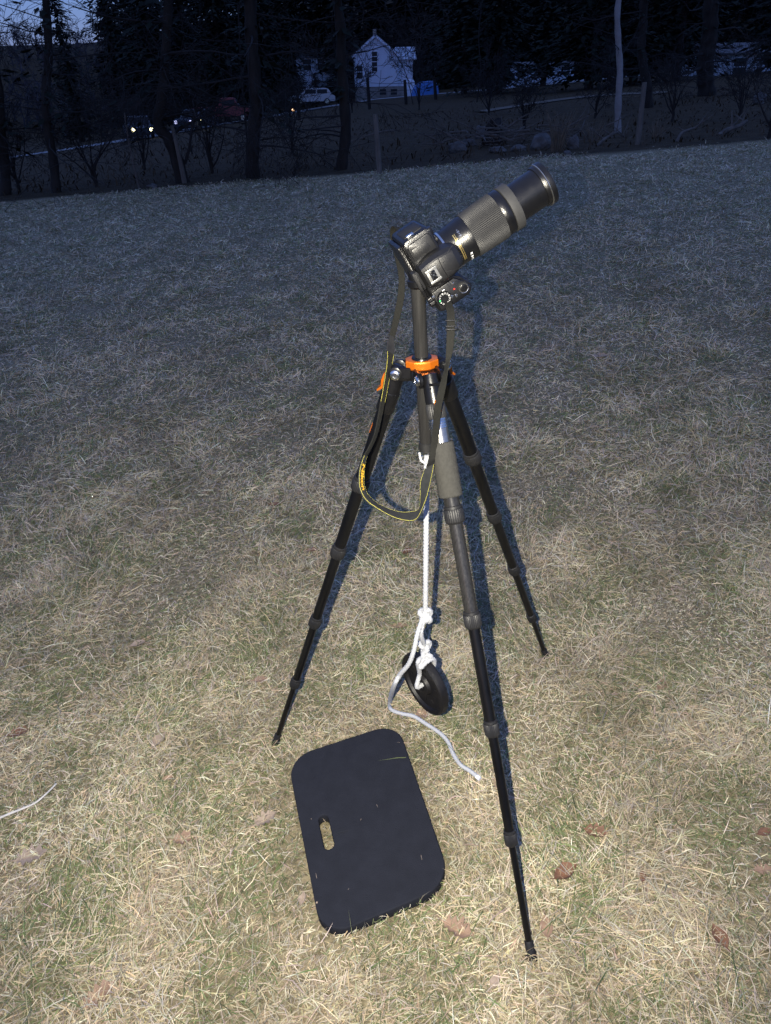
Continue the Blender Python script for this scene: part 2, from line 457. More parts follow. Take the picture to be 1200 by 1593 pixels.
# ------------------------------------------------------------------ kneeling pad (its frame is needed by the grass)
PT = .028
c4 = [G0(447, 1179, PT), G0(618, 1123, PT), G0(704, 1374, PT), G0(501, 1461, PT)]
PADC = sum(c4, Vector())/4
PADV = (((c4[1]-c4[0]).normalized() + (c4[2]-c4[3]).normalized())).normalized()      # across
PADV = (PADV - GN*PADV.dot(GN)).normalized()
PADU = GN.cross(PADV).normalized()
if PADU.y < 0: PADU = -PADU
PADHV = ((c4[1]-c4[0]).length + (c4[2]-c4[3]).length)/4
PADHU = ((c4[0]-c4[3]).length + (c4[1]-c4[2]).length)/4
sl = G0(507.5, 1292, PT)
_best = None
for _i in range(-40, 41):
    for _j in range(-40, 41):
        _q = c4[3].lerp(c4[2], (_i/40+1)/2).lerp(c4[0].lerp(c4[1], (_i/40+1)/2), (_j/40+1)/2)
        _e = (_q-sl).length
        if _best is None or _e < _best[0]: _best = (_e, _i/40, _j/40)
SLOTV = _best[1]*PADHV; SLOTU = _best[2]*PADHU
PADC = PADC - GN*PT
print('PAD', PADHU*2, PADHV*2, SLOTU, SLOTV, 'grass blades', lawn_grass())

def kneeling_pad():
    cu = bpy.data.curves.new('pad', 'CURVE'); cu.dimensions = '2D'; cu.fill_mode = 'BOTH'
    def poly(pts):
        s = cu.splines.new('POLY'); s.points.add(len(pts)-1); s.use_cyclic_u = True
        for i, p in enumerate(pts): s.points[i].co = (p[0], p[1], 0, 1)
    def rr(cx, cy, hx, hy, r, n=8, wob=0):
        o = []
        for (sx, sy, a0) in ((1, 1, 0), (-1, 1, PI/2), (-1, -1, PI), (1, -1, 1.5*PI)):
            for q in range(n+1):
                a = a0+q*PI/2/n; o.append((cx+sx*(hx-r)+r*math.cos(a), cy+sy*(hy-r)+r*math.sin(a)))
        return o
    poly(rr(0, 0, PADHV, PADHU, .062))
    poly(rr(SLOTV, SLOTU, .0115, .043, .0108))
    cu.extrude = PT/2-.003; cu.bevel_depth = .003; cu.bevel_resolution = 2; cu.offset = -.003
    tmp = bpy.data.objects.new('tmp', cu); col.objects.link(tmp)
    dg = bpy.context.evaluated_depsgraph_get()
    me = bpy.data.meshes.new_from_object(tmp.evaluated_get(dg)); bpy.data.objects.remove(tmp)
    me.name = 'kneeling_pad'; me.materials.clear(); me.materials.append(M['pad'])
    root = empty('kneeling_pad', PADC)
    tag(root, 'dark charcoal foam kneeling pad with hand slot lying on the grass', 'kneeling pad')
    o = bpy.data.objects.new('foam_board', me); col.objects.link(o); o.parent = root; ORG['foam_board'] = PADC
    def quad(a, b):                 # the slightly skewed outline of the worn foam
        u = (a/PADHV+1)/2; v = (b/PADHU+1)/2
        return c4[3].lerp(c4[2], u).lerp(c4[0].lerp(c4[1], u), v)
    for v_ in me.vertices:
        a, b, c = v_.co; v_.co = quad(a, b) - GN*(PT/2) + GN*c - PADC
        v_.co += GN*.0012*noise.noise(Vector((a*9, b*9, 0)))
    zax = GN
    # a short cut beside the slot, one lip standing proud
    mb = MB(); a = G0(521, 1296, PT); b = G0(547, 1291, PT)
    mb.tube([a-GN*.001, (a+b)/2+GN*.0012, b-GN*.001], [.0012, .002, .0008], 6); mb.build('cut_lip', M['pad'], root)
    mb = MB(); rnd = random.Random(3)
    for k in range(6):
        a = rnd.uniform(-.93, .93)*PADHV; b = (-1+abs(rnd.gauss(0, .35)))*PADHU if rnd.random() < .6 else rnd.uniform(-.9, .9)*PADHU
        if abs(a) > PADHV*.8 and abs(b) > PADHU*.85: continue
        c = quad(a, b)+GN*.0012; an = rnd.uniform(0, 6.28); d = (PADV*math.cos(an)+PADU*math.sin(an))*rnd.uniform(.0015, .006)
        mb.tube([c-d, c+GN*.001, c+d], [.0004, .0005, .0003], 4)
    sb = mb.build('straw_bits', M['leaf_grey'], root); sb['kind'] = 'stuff'; mb = MB()
    q = G0(493, 1404, PT); mb.tube([q, q+GN*.0012], [.0022, .0014], 7); mb.build('grit', M['leaf_grey'], root)
kneeling_pad()

# ------------------------------------------------------------------ tripod
HUB = P(658, 590, 1.2506) + GN*.020
N_ = Vector((-GS, -GT, 1)).normalized()
FEET = [G0(828, 1495), G0(850, 1022), G0(428, 1158)]
BASE = sum(FEET, Vector())/3
trip = empty('tripod', BASE)
tag(trip, 'black carbon tripod with orange collar holding the long-lens camera', 'tripod')
def pt_on(a, b, px, py):       # point of segment a-b that projects nearest to a pixel
    best = None
    for i in range(1001):
        q = a.lerp(b, i/1000); v = q-CAM; z = v.dot(FW); u = CX+F*v.dot(RT)/z; t = CY-F*v.dot(UP)/z
        e = (u-px)**2+(t-py)**2
        if best is None or e < best[0]: best = (e, i/1000)
    return best[1]
def leg_axes(foot):
    out = (foot-BASE); out = (out - N_*out.dot(N_)).normalized()
    return out, N_.cross(out).normalized()
def build_leg(foot, locks, label, front=False):
    out, side = leg_axes(foot)
    piv = HUB + out*.043 - N_*.004
    top = piv
    d = (foot-top).normalized(); L = (foot-top).length
    ts = [pt_on(top, foot, *p)*L for p in locks]
    g0 = lambda t: top + d*t
    # leg part = its top bracket; tubes, locks and foot are sub-parts
    mb = MB(); mb.lathe(g0(-.010), foot, [(0, .008), (.003, .0125), (.02, .0145), (.045, .0150), (.0505, .0150), (.052, .0138)] if front else [(0, .008), (.003, .0125), (.02, .0150), (.050, .0155), (.0515, .0168), (.088, .0168), (.090, .0155)], 28)
    leg = mb.build('leg', M['black_metal'], trip); leg['label'] = label
    # pivot bolt
    for sgn in (-1, 1):
        mb = MB(); c = piv
        mb.lathe(c+side*sgn*.0205, c+side*sgn*.04, [(0, .009), (.004, .009), (.0058, .0072), (.0062, .0045), (.005, .0042), (.005, .001)], 20)
        mb.build('pivot_bolt', M['steel'], leg)
    # orange angle lever on the outer side
    mb = MB(); q = g0(.008) + out*.016
    lv = .5 if front else 1.0
    if front: q = g0(.034) + out*.0145
    mb.poly_prism([(a_*lv, b_*lv) for a_, b_ in [(-.011, 0), (-.006, .006), (.008, .0075), (.020, .004), (.027, .010), (.030, .008), (.022, -.003), (.010, -.004)]], q, (d, out, side), -.009*lv, .009*lv, .0012*lv)
    mb.build('angle_lever', M['orange'], leg)
    rads = [.0137, .0119, .0102, .0086, .0062]
    m = M['carbon_front'] if front else M['carbon']
    starts = [.06] + ts; ends = ts + [L-.03]
    if front: starts[0] = .10
    for i in range(len(ts)+1):
        r = rads[i]
        mb = MB(); mb.lathe(g0(starts[i]), foot, [(0, r), (ends[i]-starts[i], r)], 32)
        mb.build('tube', m if i < 2 or not front else M['carbon'], leg)
    for i, t in enumerate(ts):
        r = rads[i] + .0028
        mb = MB()
        mb.lathe(g0(t-.016), foot, [(0, rads[i]+.0004), (.0008, r-.0006), (.004, r-.0006), (.0042, r-.0016), (.0055, r-.0016), (.0057, r)], 32)
        mb.lathe(g0(t-.0103), foot, [(0, r), (.001, r+.0007), (.021, r+.0007), (.0225, r), (.026, rads[min(i+1, 4)]+.001)], 64, 1, .0007)
        mb.build('twist_lock', M['lock_rubber'], leg)
    mb = MB(); mb.lathe(g0(L-.045), foot, [(0, .0062), (.004, .0085), (.022, .0085), (.026, .0105), (.040, .0115), (.047, .0095), (.051, .004)], 24)
    mb.build('foot', M['black_rubber'], leg)
    return leg, top, d, L, g0, out, side
left, *_l = build_leg(FEET[2], [(568, 755), (530, 858), (492, 967), (460, 1062)], 'black leg with orange lever behind the strap loop')
right, *_r = build_leg(FEET[1], [(735, 710), (766, 803), (800, 885), (827, 960)], 'black leg on the far right of the tripod')
front, tp, fd, FL, fg, fo, fs = build_leg(FEET[0], [(708, 800), (737, 963), (767, 1132), (797, 1303)], 'detachable near leg with foam grip and polished top', True)
# brand stripe on left leg : orange strip
lg = _l[3]; lt, ld, lL, lout, lside = _l[0], _l[1], _l[2], _l[4], _l[5]
ta = pt_on(lt, FEET[2], 590, 660)*lL
mb = MB(); e = (-lside*.6 + -RT).normalized(); e = (RT*-1 - ld*(RT*-1).dot(ld)).normalized()
mb.poly_prism([(0, -.002), (.020, -.002), (.020, .002), (0, .002)], lt+ld*ta+e*.0132, (ld, ld.cross(e), e), 0, .001)
mb.build('orange_mark', M['orange'], left)
# front leg: knurled cap, threaded ring, polished tube, foam grip
tk = pt_on(tp, FEET[0], 685, 636)*FL; tf0 = pt_on(tp, FEET[0], 690, 688)*FL; tf1 = pt_on(tp, FEET[0], 704, 772)*FL
mb = MB(); mb.lathe(fg(tk-.018), FEET[0], [(0, .010), (.004, .0135), (.014, .0165), (.031, .0165), (.033, .0150)], 56, 1, .0009)
mb.build('knurled_cap', M['grey_rubber'], front)
mb = MB(); pr = []
for k in range(4): pr += [(k*.0045, .0150), (k*.0045+.0006, .0160), (k*.0045+.003, .0160), (k*.0045+.0036, .0150)]
mb.lathe(fg(tk+.0148), FEET[0], pr, 32); mb.build('threaded_ring', M['steel'], front)
mb = MB(); mb.lathe(fg(tk+.031), FEET[0], [(0, .0147), (tf0-tk-.03, .0147)], 36); mb.build('polished_tube', M['silver'], front)
mb = MB(); n = 14
mb.lathe(fg(tf0), FEET[0], [(0, .0140), (.0005, .0196), (.002, .0205)] + [((tf1-tf0)*(.05+.9*k/n), .0206+.0003*math.sin(k*2.1)) for k in range(n+1)] + [(tf1-tf0-.002, .0205), (tf1-tf0, .0190), (tf1-tf0+.0003, .0140)], 36)
mb.build('foam_grip', M['foam'], front)
# spring housing with ribs, in front of hub
mb = MB(); q = HUB + fo*.054 - N_*.004 + fs*.004
for k in range(5):
    mb.box(q - N_*(.004+k*.0062) , (fs, fo, N_), (.0115, .008, .0020), .0010)
mb.box(q - N_*.017, (fs, fo, N_), (.0100, .0065, .015), .001)
mb.build('ribbed_block', M['black_metal'], trip)
mb = MB(); q = P(683.5, 606, (HUB + fo*.066 - N_*.040 - CAM).dot(FW))
mb.poly_prism([(-.008, .006), (.0, .008), (.006, .006), (.0075, -.003), (.004, -.007), (.006, -.012), (-.002, -.014), (-.007, -.009), (-.009, -.003)], q, (fs, N_, fo), -.004, .004, .001)
mb.build('spring_lever', M['orange'], trip)
# hub (spider): triangular lobed plate
mb = MB(); o3, s3 = leg_axes(FEET[0])
outline = []
for k in range(72):
    a = 2*PI*k/72
    v = (o3*math.cos(a)+s3*math.sin(a))
    r = .026
    for f in FEET:
        oo, ss = leg_axes(f); c = max(0, v.dot(oo)); r = max(r, .026 + .024*max(0, (c-.80)/.20)**.8)
    outline.append((math.cos(a)*r, math.sin(a)*r))
mb.poly_prism(outline, HUB, (o3, s3, N_), -.018, .0015, .004)
for f in FEET:
    oo, ss = leg_axes(f)
    for sg in (-1, 1):
        mb.lathe(HUB+oo*.043+ss*sg*.0155-N_*.004, HUB+oo*.043+ss*sg*.03-N_*.004, [(0, .0118), (.0008, .0130), (.0056, .0130), (.0064, .0118)], 24)
        mb.box(HUB+oo*.030+ss*sg*.0187-N_*.002, (oo, ss, N_), (.014, .0030, .0095), .002)
mb.build('hub', M['black_metal'], trip)
# orange locking collar: faceted with two wings
mb = MB(); oc = []
vr = RT - N_*RT.dot(N_); vr.normalize(); vf = N_.cross(vr)
for (x, y) in [(.0275, .009), (.0275, -.009), (.0135, -.0205), (.006, -.0222), (-.006, -.0222), (-.0135, -.0205), (-.0275, -.009), (-.0275, .009), (-.0135, .0205), (.0135, .0205)]: oc.append((x, y))
mb.poly_prism(oc, HUB, (vr, vf, N_), .0022, .0182, .0026); mb.build('locking_collar', M['orange'], trip, angle=20)
mb = MB(); mb.lathe(HUB+N_*.0178, HUB+N_*.05, [(0, .0175), (.003, .0165), (.0035, .0150)], 30); mb.build('collar_rim', M['black_metal'], trip)
# centre column
COLT = HUB + N_*.148; COLB = HUB - N_*.145
mb = MB(); mb.lathe(COLB, COLT, [(0, .0118), ((COLT-COLB).length, .0118)], 36); mb.build('centre_column', M['carbon_front'], trip)
mb = MB(); mb.lathe(COLB+N_*.006, COLB-N_*.03, [(0, .0128), (.0005, .0138), (.016, .0138), (.018, .011), (.021, .006)], 30, ); mb.build('column_end', M['grey_rubber'], trip)
HOOK = COLB - N_*.020
mb = MB(); mb.tube([HOOK + RT*(.009*math.cos(a)) + Vector((0, 0, -1))*(.006+.009*math.sin(a)) for a in [PI*k/10*1.0 for k in range(-1, 12)]], .0016, 8); mb.build('weight_hook', M['steel'], trip)

# ------------------------------------------------------------------ camera on the ball head
AX0 = P(693, 392, 1.15)                      # lens flange centre
vd = ray(693, 392).normalized()
T_ = -vd
rV = (RT - vd*RT.dot(vd)).normalized(); uV = rV.cross(vd).normalized()
if uV.dot(UP) < 0: uV = -uV
Limg = (rV*.834 + uV*.553).normalized(); Ximg = (rV*.553 - uV*.834).normalized()
al, be = R(17), R(9)
Nl = Ximg*math.sin(al) + T_*math.cos(al); Xl = Ximg*math.cos(al) - T_*math.sin(al)
Lx = Limg*math.cos(be) - T_*math.sin(be)
Lx = Lx.normalized(); Nl = (Nl - Lx*Nl.dot(Lx)).normalized(); Xl = Lx.cross(Nl).normalized()
def K(x, y, z): return AX0 + Xl*(x/1000) + Lx*(y/1000) + Nl*(z/1000)
AXS = (Xl, Lx, Nl)
dslr = empty('camera_body', K(0, -30, -47))
dslr.name = 'dslr_camera'; ORG['dslr_camera'] = K(0, -30, -47)
tag(dslr, 'black DSLR camera with long telephoto lens tilted skyward on the tripod', 'camera')
def kp(pts, z0, z1, bev): # prism in camera local mm
    mb = MB(); mb.poly_prism([(x/1000, y/1000) for x, y in pts], AX0, AXS, z0/1000, z1/1000, bev/1000); return mb
def arc(cx, cy, r, a0, a1, n=6): return [(cx+r*math.cos(R(a0+(a1-a0)*k/n)), cy+r*math.sin(R(a0+(a1-a0)*k/n))) for k in range(n+1)]
# main shell with the grip
shell = arc(60, -50, 8, -90, 0) + [(68, -30)] + arc(54, -6, 13, 0, 100, 8) + [(38, 0), (33, -10)] + [(-40, -9)] + arc(-50, -19, 10, 90, 180) + arc(-52, -50, 8, 180, 270)
mb = kp(shell, -47, 38, 6.5); body = mb.build('body', M['black_plastic'], dslr)
# rubber of the grip, a shade larger
mb = kp(arc(54, -6, 14, -40, 105, 10) + [(40, 0), (40, -14)], -38, 26, 2); mb.build('grip_rubber', M['black_rubber'], body)
# raised top deck on the grip side and left shoulder
mb = kp(arc(58, -50, 6, -90, 0) + arc(55, -6, 9, 0, 95, 6) + [(40, -4), (28, -14), (28, -56)], 36, 43.5, 2.5); mb.build('top_deck', M['black_plastic'], body)
mb = kp(arc(-46, -20, 6, 90, 180) + arc(-46, -48, 6, 180, 270) + [(-26, -54), (-26, -14)], 36, 41, 2); mb.build('left_shoulder', M['satin'], body)
# prism hump : loft along the lens axis
mb = MB(); rings = []
for (y, hw_, zt, zb) in [(-58, 15, 44, 36), (-54, 20, 54, 34), (-44, 23, 58, 32), (-30, 25, 60, 30), (-14, 24, 61, 28), (0, 21, 58, 30), (9, 16, 51, 32), (13, 11, 44, 34)]:
    ring = []
    for (fx, fz) in ((1.06, 0), (1.02, .35), (.93, .66), (.72, .90), (.62, .95), (.36, .99), (0, 1.0), (-.36, .99), (-.62, .95), (-.72, .90), (-.93, .66), (-1.02, .35), (-1.06, 0)):
        ring.append(K(hw_*fx, y, zb + (zt-zb)*fz))
    rings.append(ring)
mb.ring_loft(rings); mb.build('prism_hump', M['satin'], body, angle=17)
# creases on the hump
for sg in (-1, 1):
    mb = MB(); mb.tube([K(sg*(6+12*math.sin(t*PI*.5)), -24+34*t, 61.2-8.5*t**2-4.0*math.sin(t*PI*.5)**2) for t in [i/10 for i in range(11)]], .0006, 5); mb.build('hump_crease', M['grey_rubber'], body)
# panel added for the phone flash's glint on the left shoulder, lid seam and flash hinge
mb = MB(); mb.poly_prism([(x/1000, y/1000) for x, y in [(-44, -50), (-29, -50), (-27, -30), (-33, -22), (-44, -26)]], AX0, AXS, .0405, .0418, .0005); mb.build('shoulder_glint_plate', M['satin'], body)
mb = MB(); mb.tube([K(-20, -22, 55), K(-14, -24, 59.2), K(0, -25, 61), K(14, -24, 59.2), K(20, -22, 55)], .0005, 5); mb.build('lid_seam', M['black_metal'], body)
# hot shoe
mb = MB(); mb.box(K(0, -42, 60), AXS, (.0098, .0088, .0012), .0006)
mb.box(K(-9.2, -42, 62.6), AXS, (.0018, .0095, .0008), .0004); mb.box(K(9.2, -42, 62.6), AXS, (.0018, .0095, .0008), .0004)
mb.box(K(-10.2, -42, 61.5), AXS, (.0008, .0095, .0016)); mb.box(K(10.2, -42, 61.5), AXS, (.0008, .0095, .0016))
hs = mb.build('hot_shoe', M['steel_matte'], body)
mb = MB(); mb.box(K(0, -42, 61.5), AXS, (.0088, .0046, .0006), .0004); mb.build('shoe_contacts', M['black_plastic'], hs)
mb = MB()
for (x, y) in ((0, -42), (-3, -45), (3, -45), (-3, -39), (3, -39)): mb.lathe(K(x, y, 62.0), K(x, y, 63), [(0, .0011 if x else .0018), (.0003, .0011 if x else .0018)], 10)
mb.build('contact_pin', M['steel'], hs)
# mode dial with ring of marks
mb = MB(); mb.lathe(K(45, -43, 42.5), K(45, -43, 60), [(0, .0112), (.0065, .0112), (.0075, .0104), (.0077, .0060), (.0068, .0056)], 60, 1, .0006); dial = mb.build('mode_dial', M['black_plastic'], body)
for k in range(13):
    a = 2*PI*k/13+.2; mb = MB()
    c = K(45+8.2*math.cos(a), -43+8.2*math.sin(a), 50.3); ra = Xl*math.cos(a)+Lx*math.sin(a); tb = Nl.cross(ra)
    if k % 3 == 0: mb.box(c, (ra, tb, Nl), (.0014, .0010, .0003)); mb.box(c+tb*.0016, (ra, tb, Nl), (.0005, .0003, .0003))
    elif k % 3 == 1: mb.box(c, (ra, tb, Nl), (.0015, .0004, .0003)); mb.box(c+ra*.0009, (ra, tb, Nl), (.0004, .0011, .0003))
    else: mb.box(c-tb*.0008, (ra, tb, Nl), (.0014, .0004, .0003)); mb.box(c+tb*.0008, (ra, tb, Nl), (.0014, .0004, .0003))
    mb.build('dial_mark', M['green_print'] if k == 9 else M['dial_print'], dial)
mb = MB(); mb.box(K(34.5, -38, 44.2), AXS, (.0006, .0022, .0006)); mb.build('dial_index', M['white_print'], body)
# shutter, switch ring, buttons
mb = MB(); mb.lathe(K(49, -9, 42), K(49, -9, 60), [(0, .0095), (.003, .009), (.0045, .0075)], 28); sw = mb.build('power_switch', M['grey_rubber'], body)
mb = MB(); mb.lathe(K(49, -9, 46), K(49, -9, 60), [(0, .0062), (.0018, .006), (.0024, .0045), (.0022, .001)], 24); mb.build('shutter_button', M['black_metal'], body)
mb = MB(); mb.tube([K(49+8*math.cos(R(a)), -9+8*math.sin(R(a)), 46.6) for a in range(-70, 71, 14)], .0005, 5); mb.build('switch_highlight', M['steel'], sw)
for nm, (x, y), r, m in (('record_button', (43, -22), 1.4, 'red_print'), ('info_button', (54, -24), 2.4, 'steel'), ('exposure_button', (51, -31), 2.6, 'steel'), ('view_switch', (35, -56), 2.6, 'steel'), ('release_marker', (34, -20), 2.2, 'steel')):
    mb = MB(); mb.lathe(K(x, y, 42), K(x, y, 60), [(0, r/1000), (.0025, r/1000), (.0032, r*.7/1000)], 16); mb.build(nm, M[m], body)
# back: screen panel, eyepiece
mb = MB(); mb.box(K(-8, -62, -8), AXS, (.046, .004, .034), .003); mb.build('rear_screen', M['black_plastic'], body)
mb = MB(); mb.box(K(0, -64, 42), AXS, (.016, .005, .0095), .004); mb.build('eyepiece', M['black_rubber'], body)
mb = MB(); mb.lathe(K(45, -52, 25), K(45, -70, 25), [(0, .009), (.012, .009), (.013, .008)], 40, 1, .0006); mb.build('command_dial', M['black_plastic'], body)
# left side: port cover, flash and function buttons
mb = MB(); mb.box(K(-60.4, -34, 2), (Lx, Nl, Xl), (.016, .026, .0012), .003); mb.build('port_cover', M['black_rubber'], body)
mb = MB(); mb.box(K(-50, -14, 30), AXS, (.006, .007, .007), .003); mb.build('front_shoulder', M['black_plastic'], body)
for (x, y, z) in ((-34, -7, 30), (-36, -7, 20)):
    mb = MB(); mb.lathe(K(x, y-3, z), K(x, y+9, z), [(0, .0036), (.0035, .0036), (.0042, .0028)], 16); mb.build('front_button', M['grey_rubber'], body)
# strap lugs
for x, s in ((-61, -1), (69, 1)):
    mb = MB(); mb.box(K(x, -40, 30), AXS, (.002, .006, .004), .001); mb.build('strap_lug', M['steel'], body)
# base plate + ball head (mount the camera on the column)
mb = MB(); mb.box(K(4, -32, -51), AXS, (.021, .019, .0045), .002); mb.build('quick_release_plate', M['black_metal'], dslr)
# lens
mb = MB(); e = K(0, 200, 0)
mb.lathe(K(0, -8, 0), e, [(0, .0325), (.006, .0330), (.0075, .0318), (.040, .0335), (.0445, .0345), (.051, .0345)], 64)
lens = mb.build('lens', M['black_plastic'], dslr)
mb = MB(); mb.lathe(K(0, -1.5, 0), e, [(0, .0335), (.002, .0338), (.0032, .0335)], 64); mb.build('mount_ring', M['steel'], lens)
mb = MB(); n_ = 252; rings = []
for (t, k) in ((43, -.6), (43.6, 0), (54, .3), (66, .8), (80, 1.2), (96, 1.5), (97.5, 1.6), (98.2, .6)):
    ring = []
    for i in range(n_):
        a = 2*PI*i/n_; r = 36.0 + k - (0.75 if (i % 3 == 0 and 43.4 < t < 98) else 0)
        ring.append(K(r*math.cos(a), t, r*math.sin(a)))
    rings.append(ring)
mb.ring_loft(rings); mb.build('zoom_ring', M['grey_rubber'], lens, angle=25)
mb = MB(); mb.lathe(K(0, 97.5, 0), e, [(0, .0355), (.001, .0362), (.013, .0362), (.0145, .0352)], 64); mb.build('barrel_band', M['black_plastic'], lens)
mb = MB(); mb.lathe(K(0, 112.2, 0), e, [(0, .0352), (.0006, .0372), (.0135, .0378), (.0145, .0372), (.0150, .030)], 64); mb.build('focus_ring', M['focus_grey'], lens)
mb = MB(); mb.lathe(K(0, 126, 0), e, [(0, .0300), (.046, .0300), (.0465, .0318), (.050, .0330), (.060, .0338), (.0620, .0334), (.0622, .0300), (.050, .0270)], 64); mb.build('inner_barrel', M['black_plastic'], lens)
mb = MB(); mb.lathe(K(0, 178.0, 0), e, [(0, .0334), (.0004, .03425), (.0016, .03425), (.002, .0336)], 64); mb.build('rim_ring', M['silver'], lens)
mb = MB(); mb.lathe(K(0, 175, 0), e, [(0, .0275), (.004, .0270), (.007, .018), (.0078, .004)], 48); mb.build('front_glass', M['glass'], lens)
mb = MB()  # gold name band : arc on the side towards the top
for (t0, t1, r_) in ((16.5, 18.2, 33.4), (19.6, 20.5, 33.6)):
    mb.ring_loft([[K(r_*math.cos(R(a)), t0, r_*math.sin(R(a))) for a in range(55, 136, 3)], [K((r_+.15)*math.cos(R(a)), t1, (r_+.15)*math.sin(R(a))) for a in range(55, 136, 3)]], closed=False, cap=False)
mb.build('gold_band', M['gold'], lens)
for k, (a0, a1) in enumerate(((60, 65), (49, 54), (40, 44), (32, 35))):
    mb = MB(); mb.ring_loft([[K((r_)*math.cos(R(a)), t, r_*math.sin(R(a))) for a in np.linspace(a0, a1, 4)] for t, r_ in ((28, 34.0), (31.5, 34.2))], closed=False, cap=False)
    mb.build('zoom_mark', M['white_print'], lens)
for k, (a0, a1) in enumerate(((118, 122), (124, 127), (129, 134), (136, 139))):
    mb = MB(); mb.ring_loft([[K((r_)*math.cos(R(a)), t, r_*math.sin(R(a))) for a in np.linspace(a0, a1, 4)] for t, r_ in ((25+k % 2, 33.95), (29-k % 2, 34.1))], closed=False, cap=False)
    mb.build('lens_lettering', M['grey_rubber'] if 0 else M['silver'], lens)
# ball head belongs to the tripod
bh = MB(); bh.lathe(COLT-N_*.012, COLT+N_*.05, [(0, .0128), (.004, .0165), (.012, .0165), (.014, .0145), (.030, .0155), (.034, .012)], 36); bh.build('ball_head', M['black_metal'], trip)
bc = COLT + N_*.022; qp = K(4, -32, -56)
bh = MB(); bh.tube([bc, bc.lerp(qp, .35), bc.lerp(qp, .7), qp], [.014, .010, .010, .013], 20); bh.build('ball_stem', M['black_metal'], trip)
bh = MB(); bh.box(K(4, -32, -57.5), AXS, (.024, .021, .0022), .001); bh.build('clamp_plate', M['black_metal'], trip)

# ------------------------------------------------------------------ camera strap
def z6(x, y): return (520+x/3.75, 680+y/3.75)
def ribbon(nodes, n=10, thick=.0016):
    rows = cat_rom([(*P(a[0], a[1], d0), *P(b[0], b[1], d1)) for a, b, d0, d1 in nodes], n)
    return [(Vector(r[:3]), Vector(r[3:])) for r in rows]
def ribbon_mesh(rows, thick, name, m, parent, bulge=0.0):
    mb = MB(); rings = []
    for i, (a, b) in enumerate(rows):
        t = (rows[min(i+1, len(rows)-1)][0]+rows[min(i+1, len(rows)-1)][1]-rows[max(i-1, 0)][0]-rows[max(i-1, 0)][1]).normalized()
        wv = (b-a); nn = t.cross(wv).normalized()*thick/2; e = wv*.06
        rings.append([a, a+e+nn, (a+b)/2+nn*(1+bulge), b-e+nn, b, b-e-nn, (a+b)/2-nn*(1+bulge), a+e-nn])
    mb.ring_loft(rings); return mb.build(name, m, parent)
strap = empty('camera_strap', K(69, -40, 30))
tag(strap, 'dark camera strap with yellow piping looping down below the camera', 'strap')
padn = [(z6(528, 190), z6(585, 160), 1.205, 1.20), (z6(505, 268), z6(570, 240), 1.195, 1.185), (z6(505, 345), z6(548, 335), 1.180, 1.165), (z6(503, 410), z6(515, 425), 1.165, 1.150),
        (z6(478, 432), z6(478, 482), 1.160, 1.135), (z6(400, 440), z6(420, 490), 1.150, 1.125), (z6(320, 422), z6(335, 466), 1.148, 1.122), (z6(250, 388), z6(240, 412), 1.150, 1.125),
        (z6(200, 342), z6(182, 366), 1.152, 1.130), (z6(176, 290), z6(150, 305), 1.155, 1.136), (z6(172, 235), z6(143, 240), 1.160, 1.142), (z6(176, 170), z6(151, 172), 1.168, 1.152), (z6(190, 112), z6(172, 108), 1.178, 1.165)]
PADR = ribbon(padn, 8)
pd = ribbon_mesh(PADR, .0032, 'pad', M['strap_pad'], strap, .3)
for e in (0, 1):
    mb = MB(); pts = []
    for i, (a, b) in enumerate(PADR):
        q = a if e == 0 else b; c = (a+b)/2; q = q.lerp(c, .05)
        t = (PADR[min(i+1, len(PADR)-1)][0]-PADR[max(i-1, 0)][0]).normalized(); nn = t.cross(b-a).normalized()
        if nn.dot(CAM-q) < 0: nn = -nn
        pts.append(q+nn*.0012)
    mb.tube(pts, .00036, 5); mb.build('piping', M['yellow'], pd)
# webbing to the grip side lug
lug = K(70, -40, 30)
up = [(z6(535, 180), z6(582, 158), 1.205, 1.20), ((667, 712), (678, 708), 1.215, 1.21), ((673, 672), (684, 670), 1.2, 1.19), ((675, 640), (687, 636), 1.175, 1.165), ((682, 606), (694, 602), 1.15, 1.14), ((692, 572), (698, 572), 1.13, 1.12), ((694, 545), (705, 545), 1.12, 1.12), ((695, 512), (708, 511), 1.115, 1.11), ((695, 486), (707, 484), 1.12, 1.112), ((691, 472), (703, 469), 1.135, 1.128)]
wr = ribbon(up, 8); ribbon_mesh(wr, .0016, 'webbing', M['webbing'], strap)
# slider on it
mb = MB()
for yy in (499, 508, 513):
    mb.tube([P(693.5, yy, 1.105), P(709.5, yy-.6, 1.103)], .0013, 6)
mb.build('slider', M['black_plastic'], strap)
# left side: leather end, thin webbing up behind the body
le = [(z6(190, 112), z6(172, 108), 1.178, 1.165), (z6(225, 48), z6(210, 40), 1.19, 1.18), ((589, 670), (584, 668), 1.21, 1.20), ((600, 620), (593, 618), 1.235, 1.225), ((609, 572), (601, 568), 1.25, 1.24), ((613, 552), (602, 546), 1.255, 1.245)]
ribbon_mesh(ribbon(le, 8), .0022, 'pad_tail', M['webbing'], strap)
LE = ribbon(le, 8)[-18:]
for e in (0, 1):
    mb = MB(); pts = []
    for i, (a, b) in enumerate(LE):
        q = (a if e == 0 else b).lerp((a+b)/2, .12); t = (LE[min(i+1, len(LE)-1)][0]-LE[max(i-1, 0)][0]).normalized(); nn = t.cross(b-a).normalized()
        if nn.dot(CAM-q) < 0: nn = -nn
        pts.append(q+nn*.0010)
    mb.tube(pts, .0004, 5); mb.build('piping', M['yellow'], strap)
lo = [((601, 545), (613, 556), 1.246, 1.256), ((604, 530), (614, 545), 1.25, 1.256), ((606, 521), (613, 525), 1.252, 1.256)]
ribbon_mesh(ribbon(lo, 6), .0034, 'leather_end', M['black_rubber'], strap)
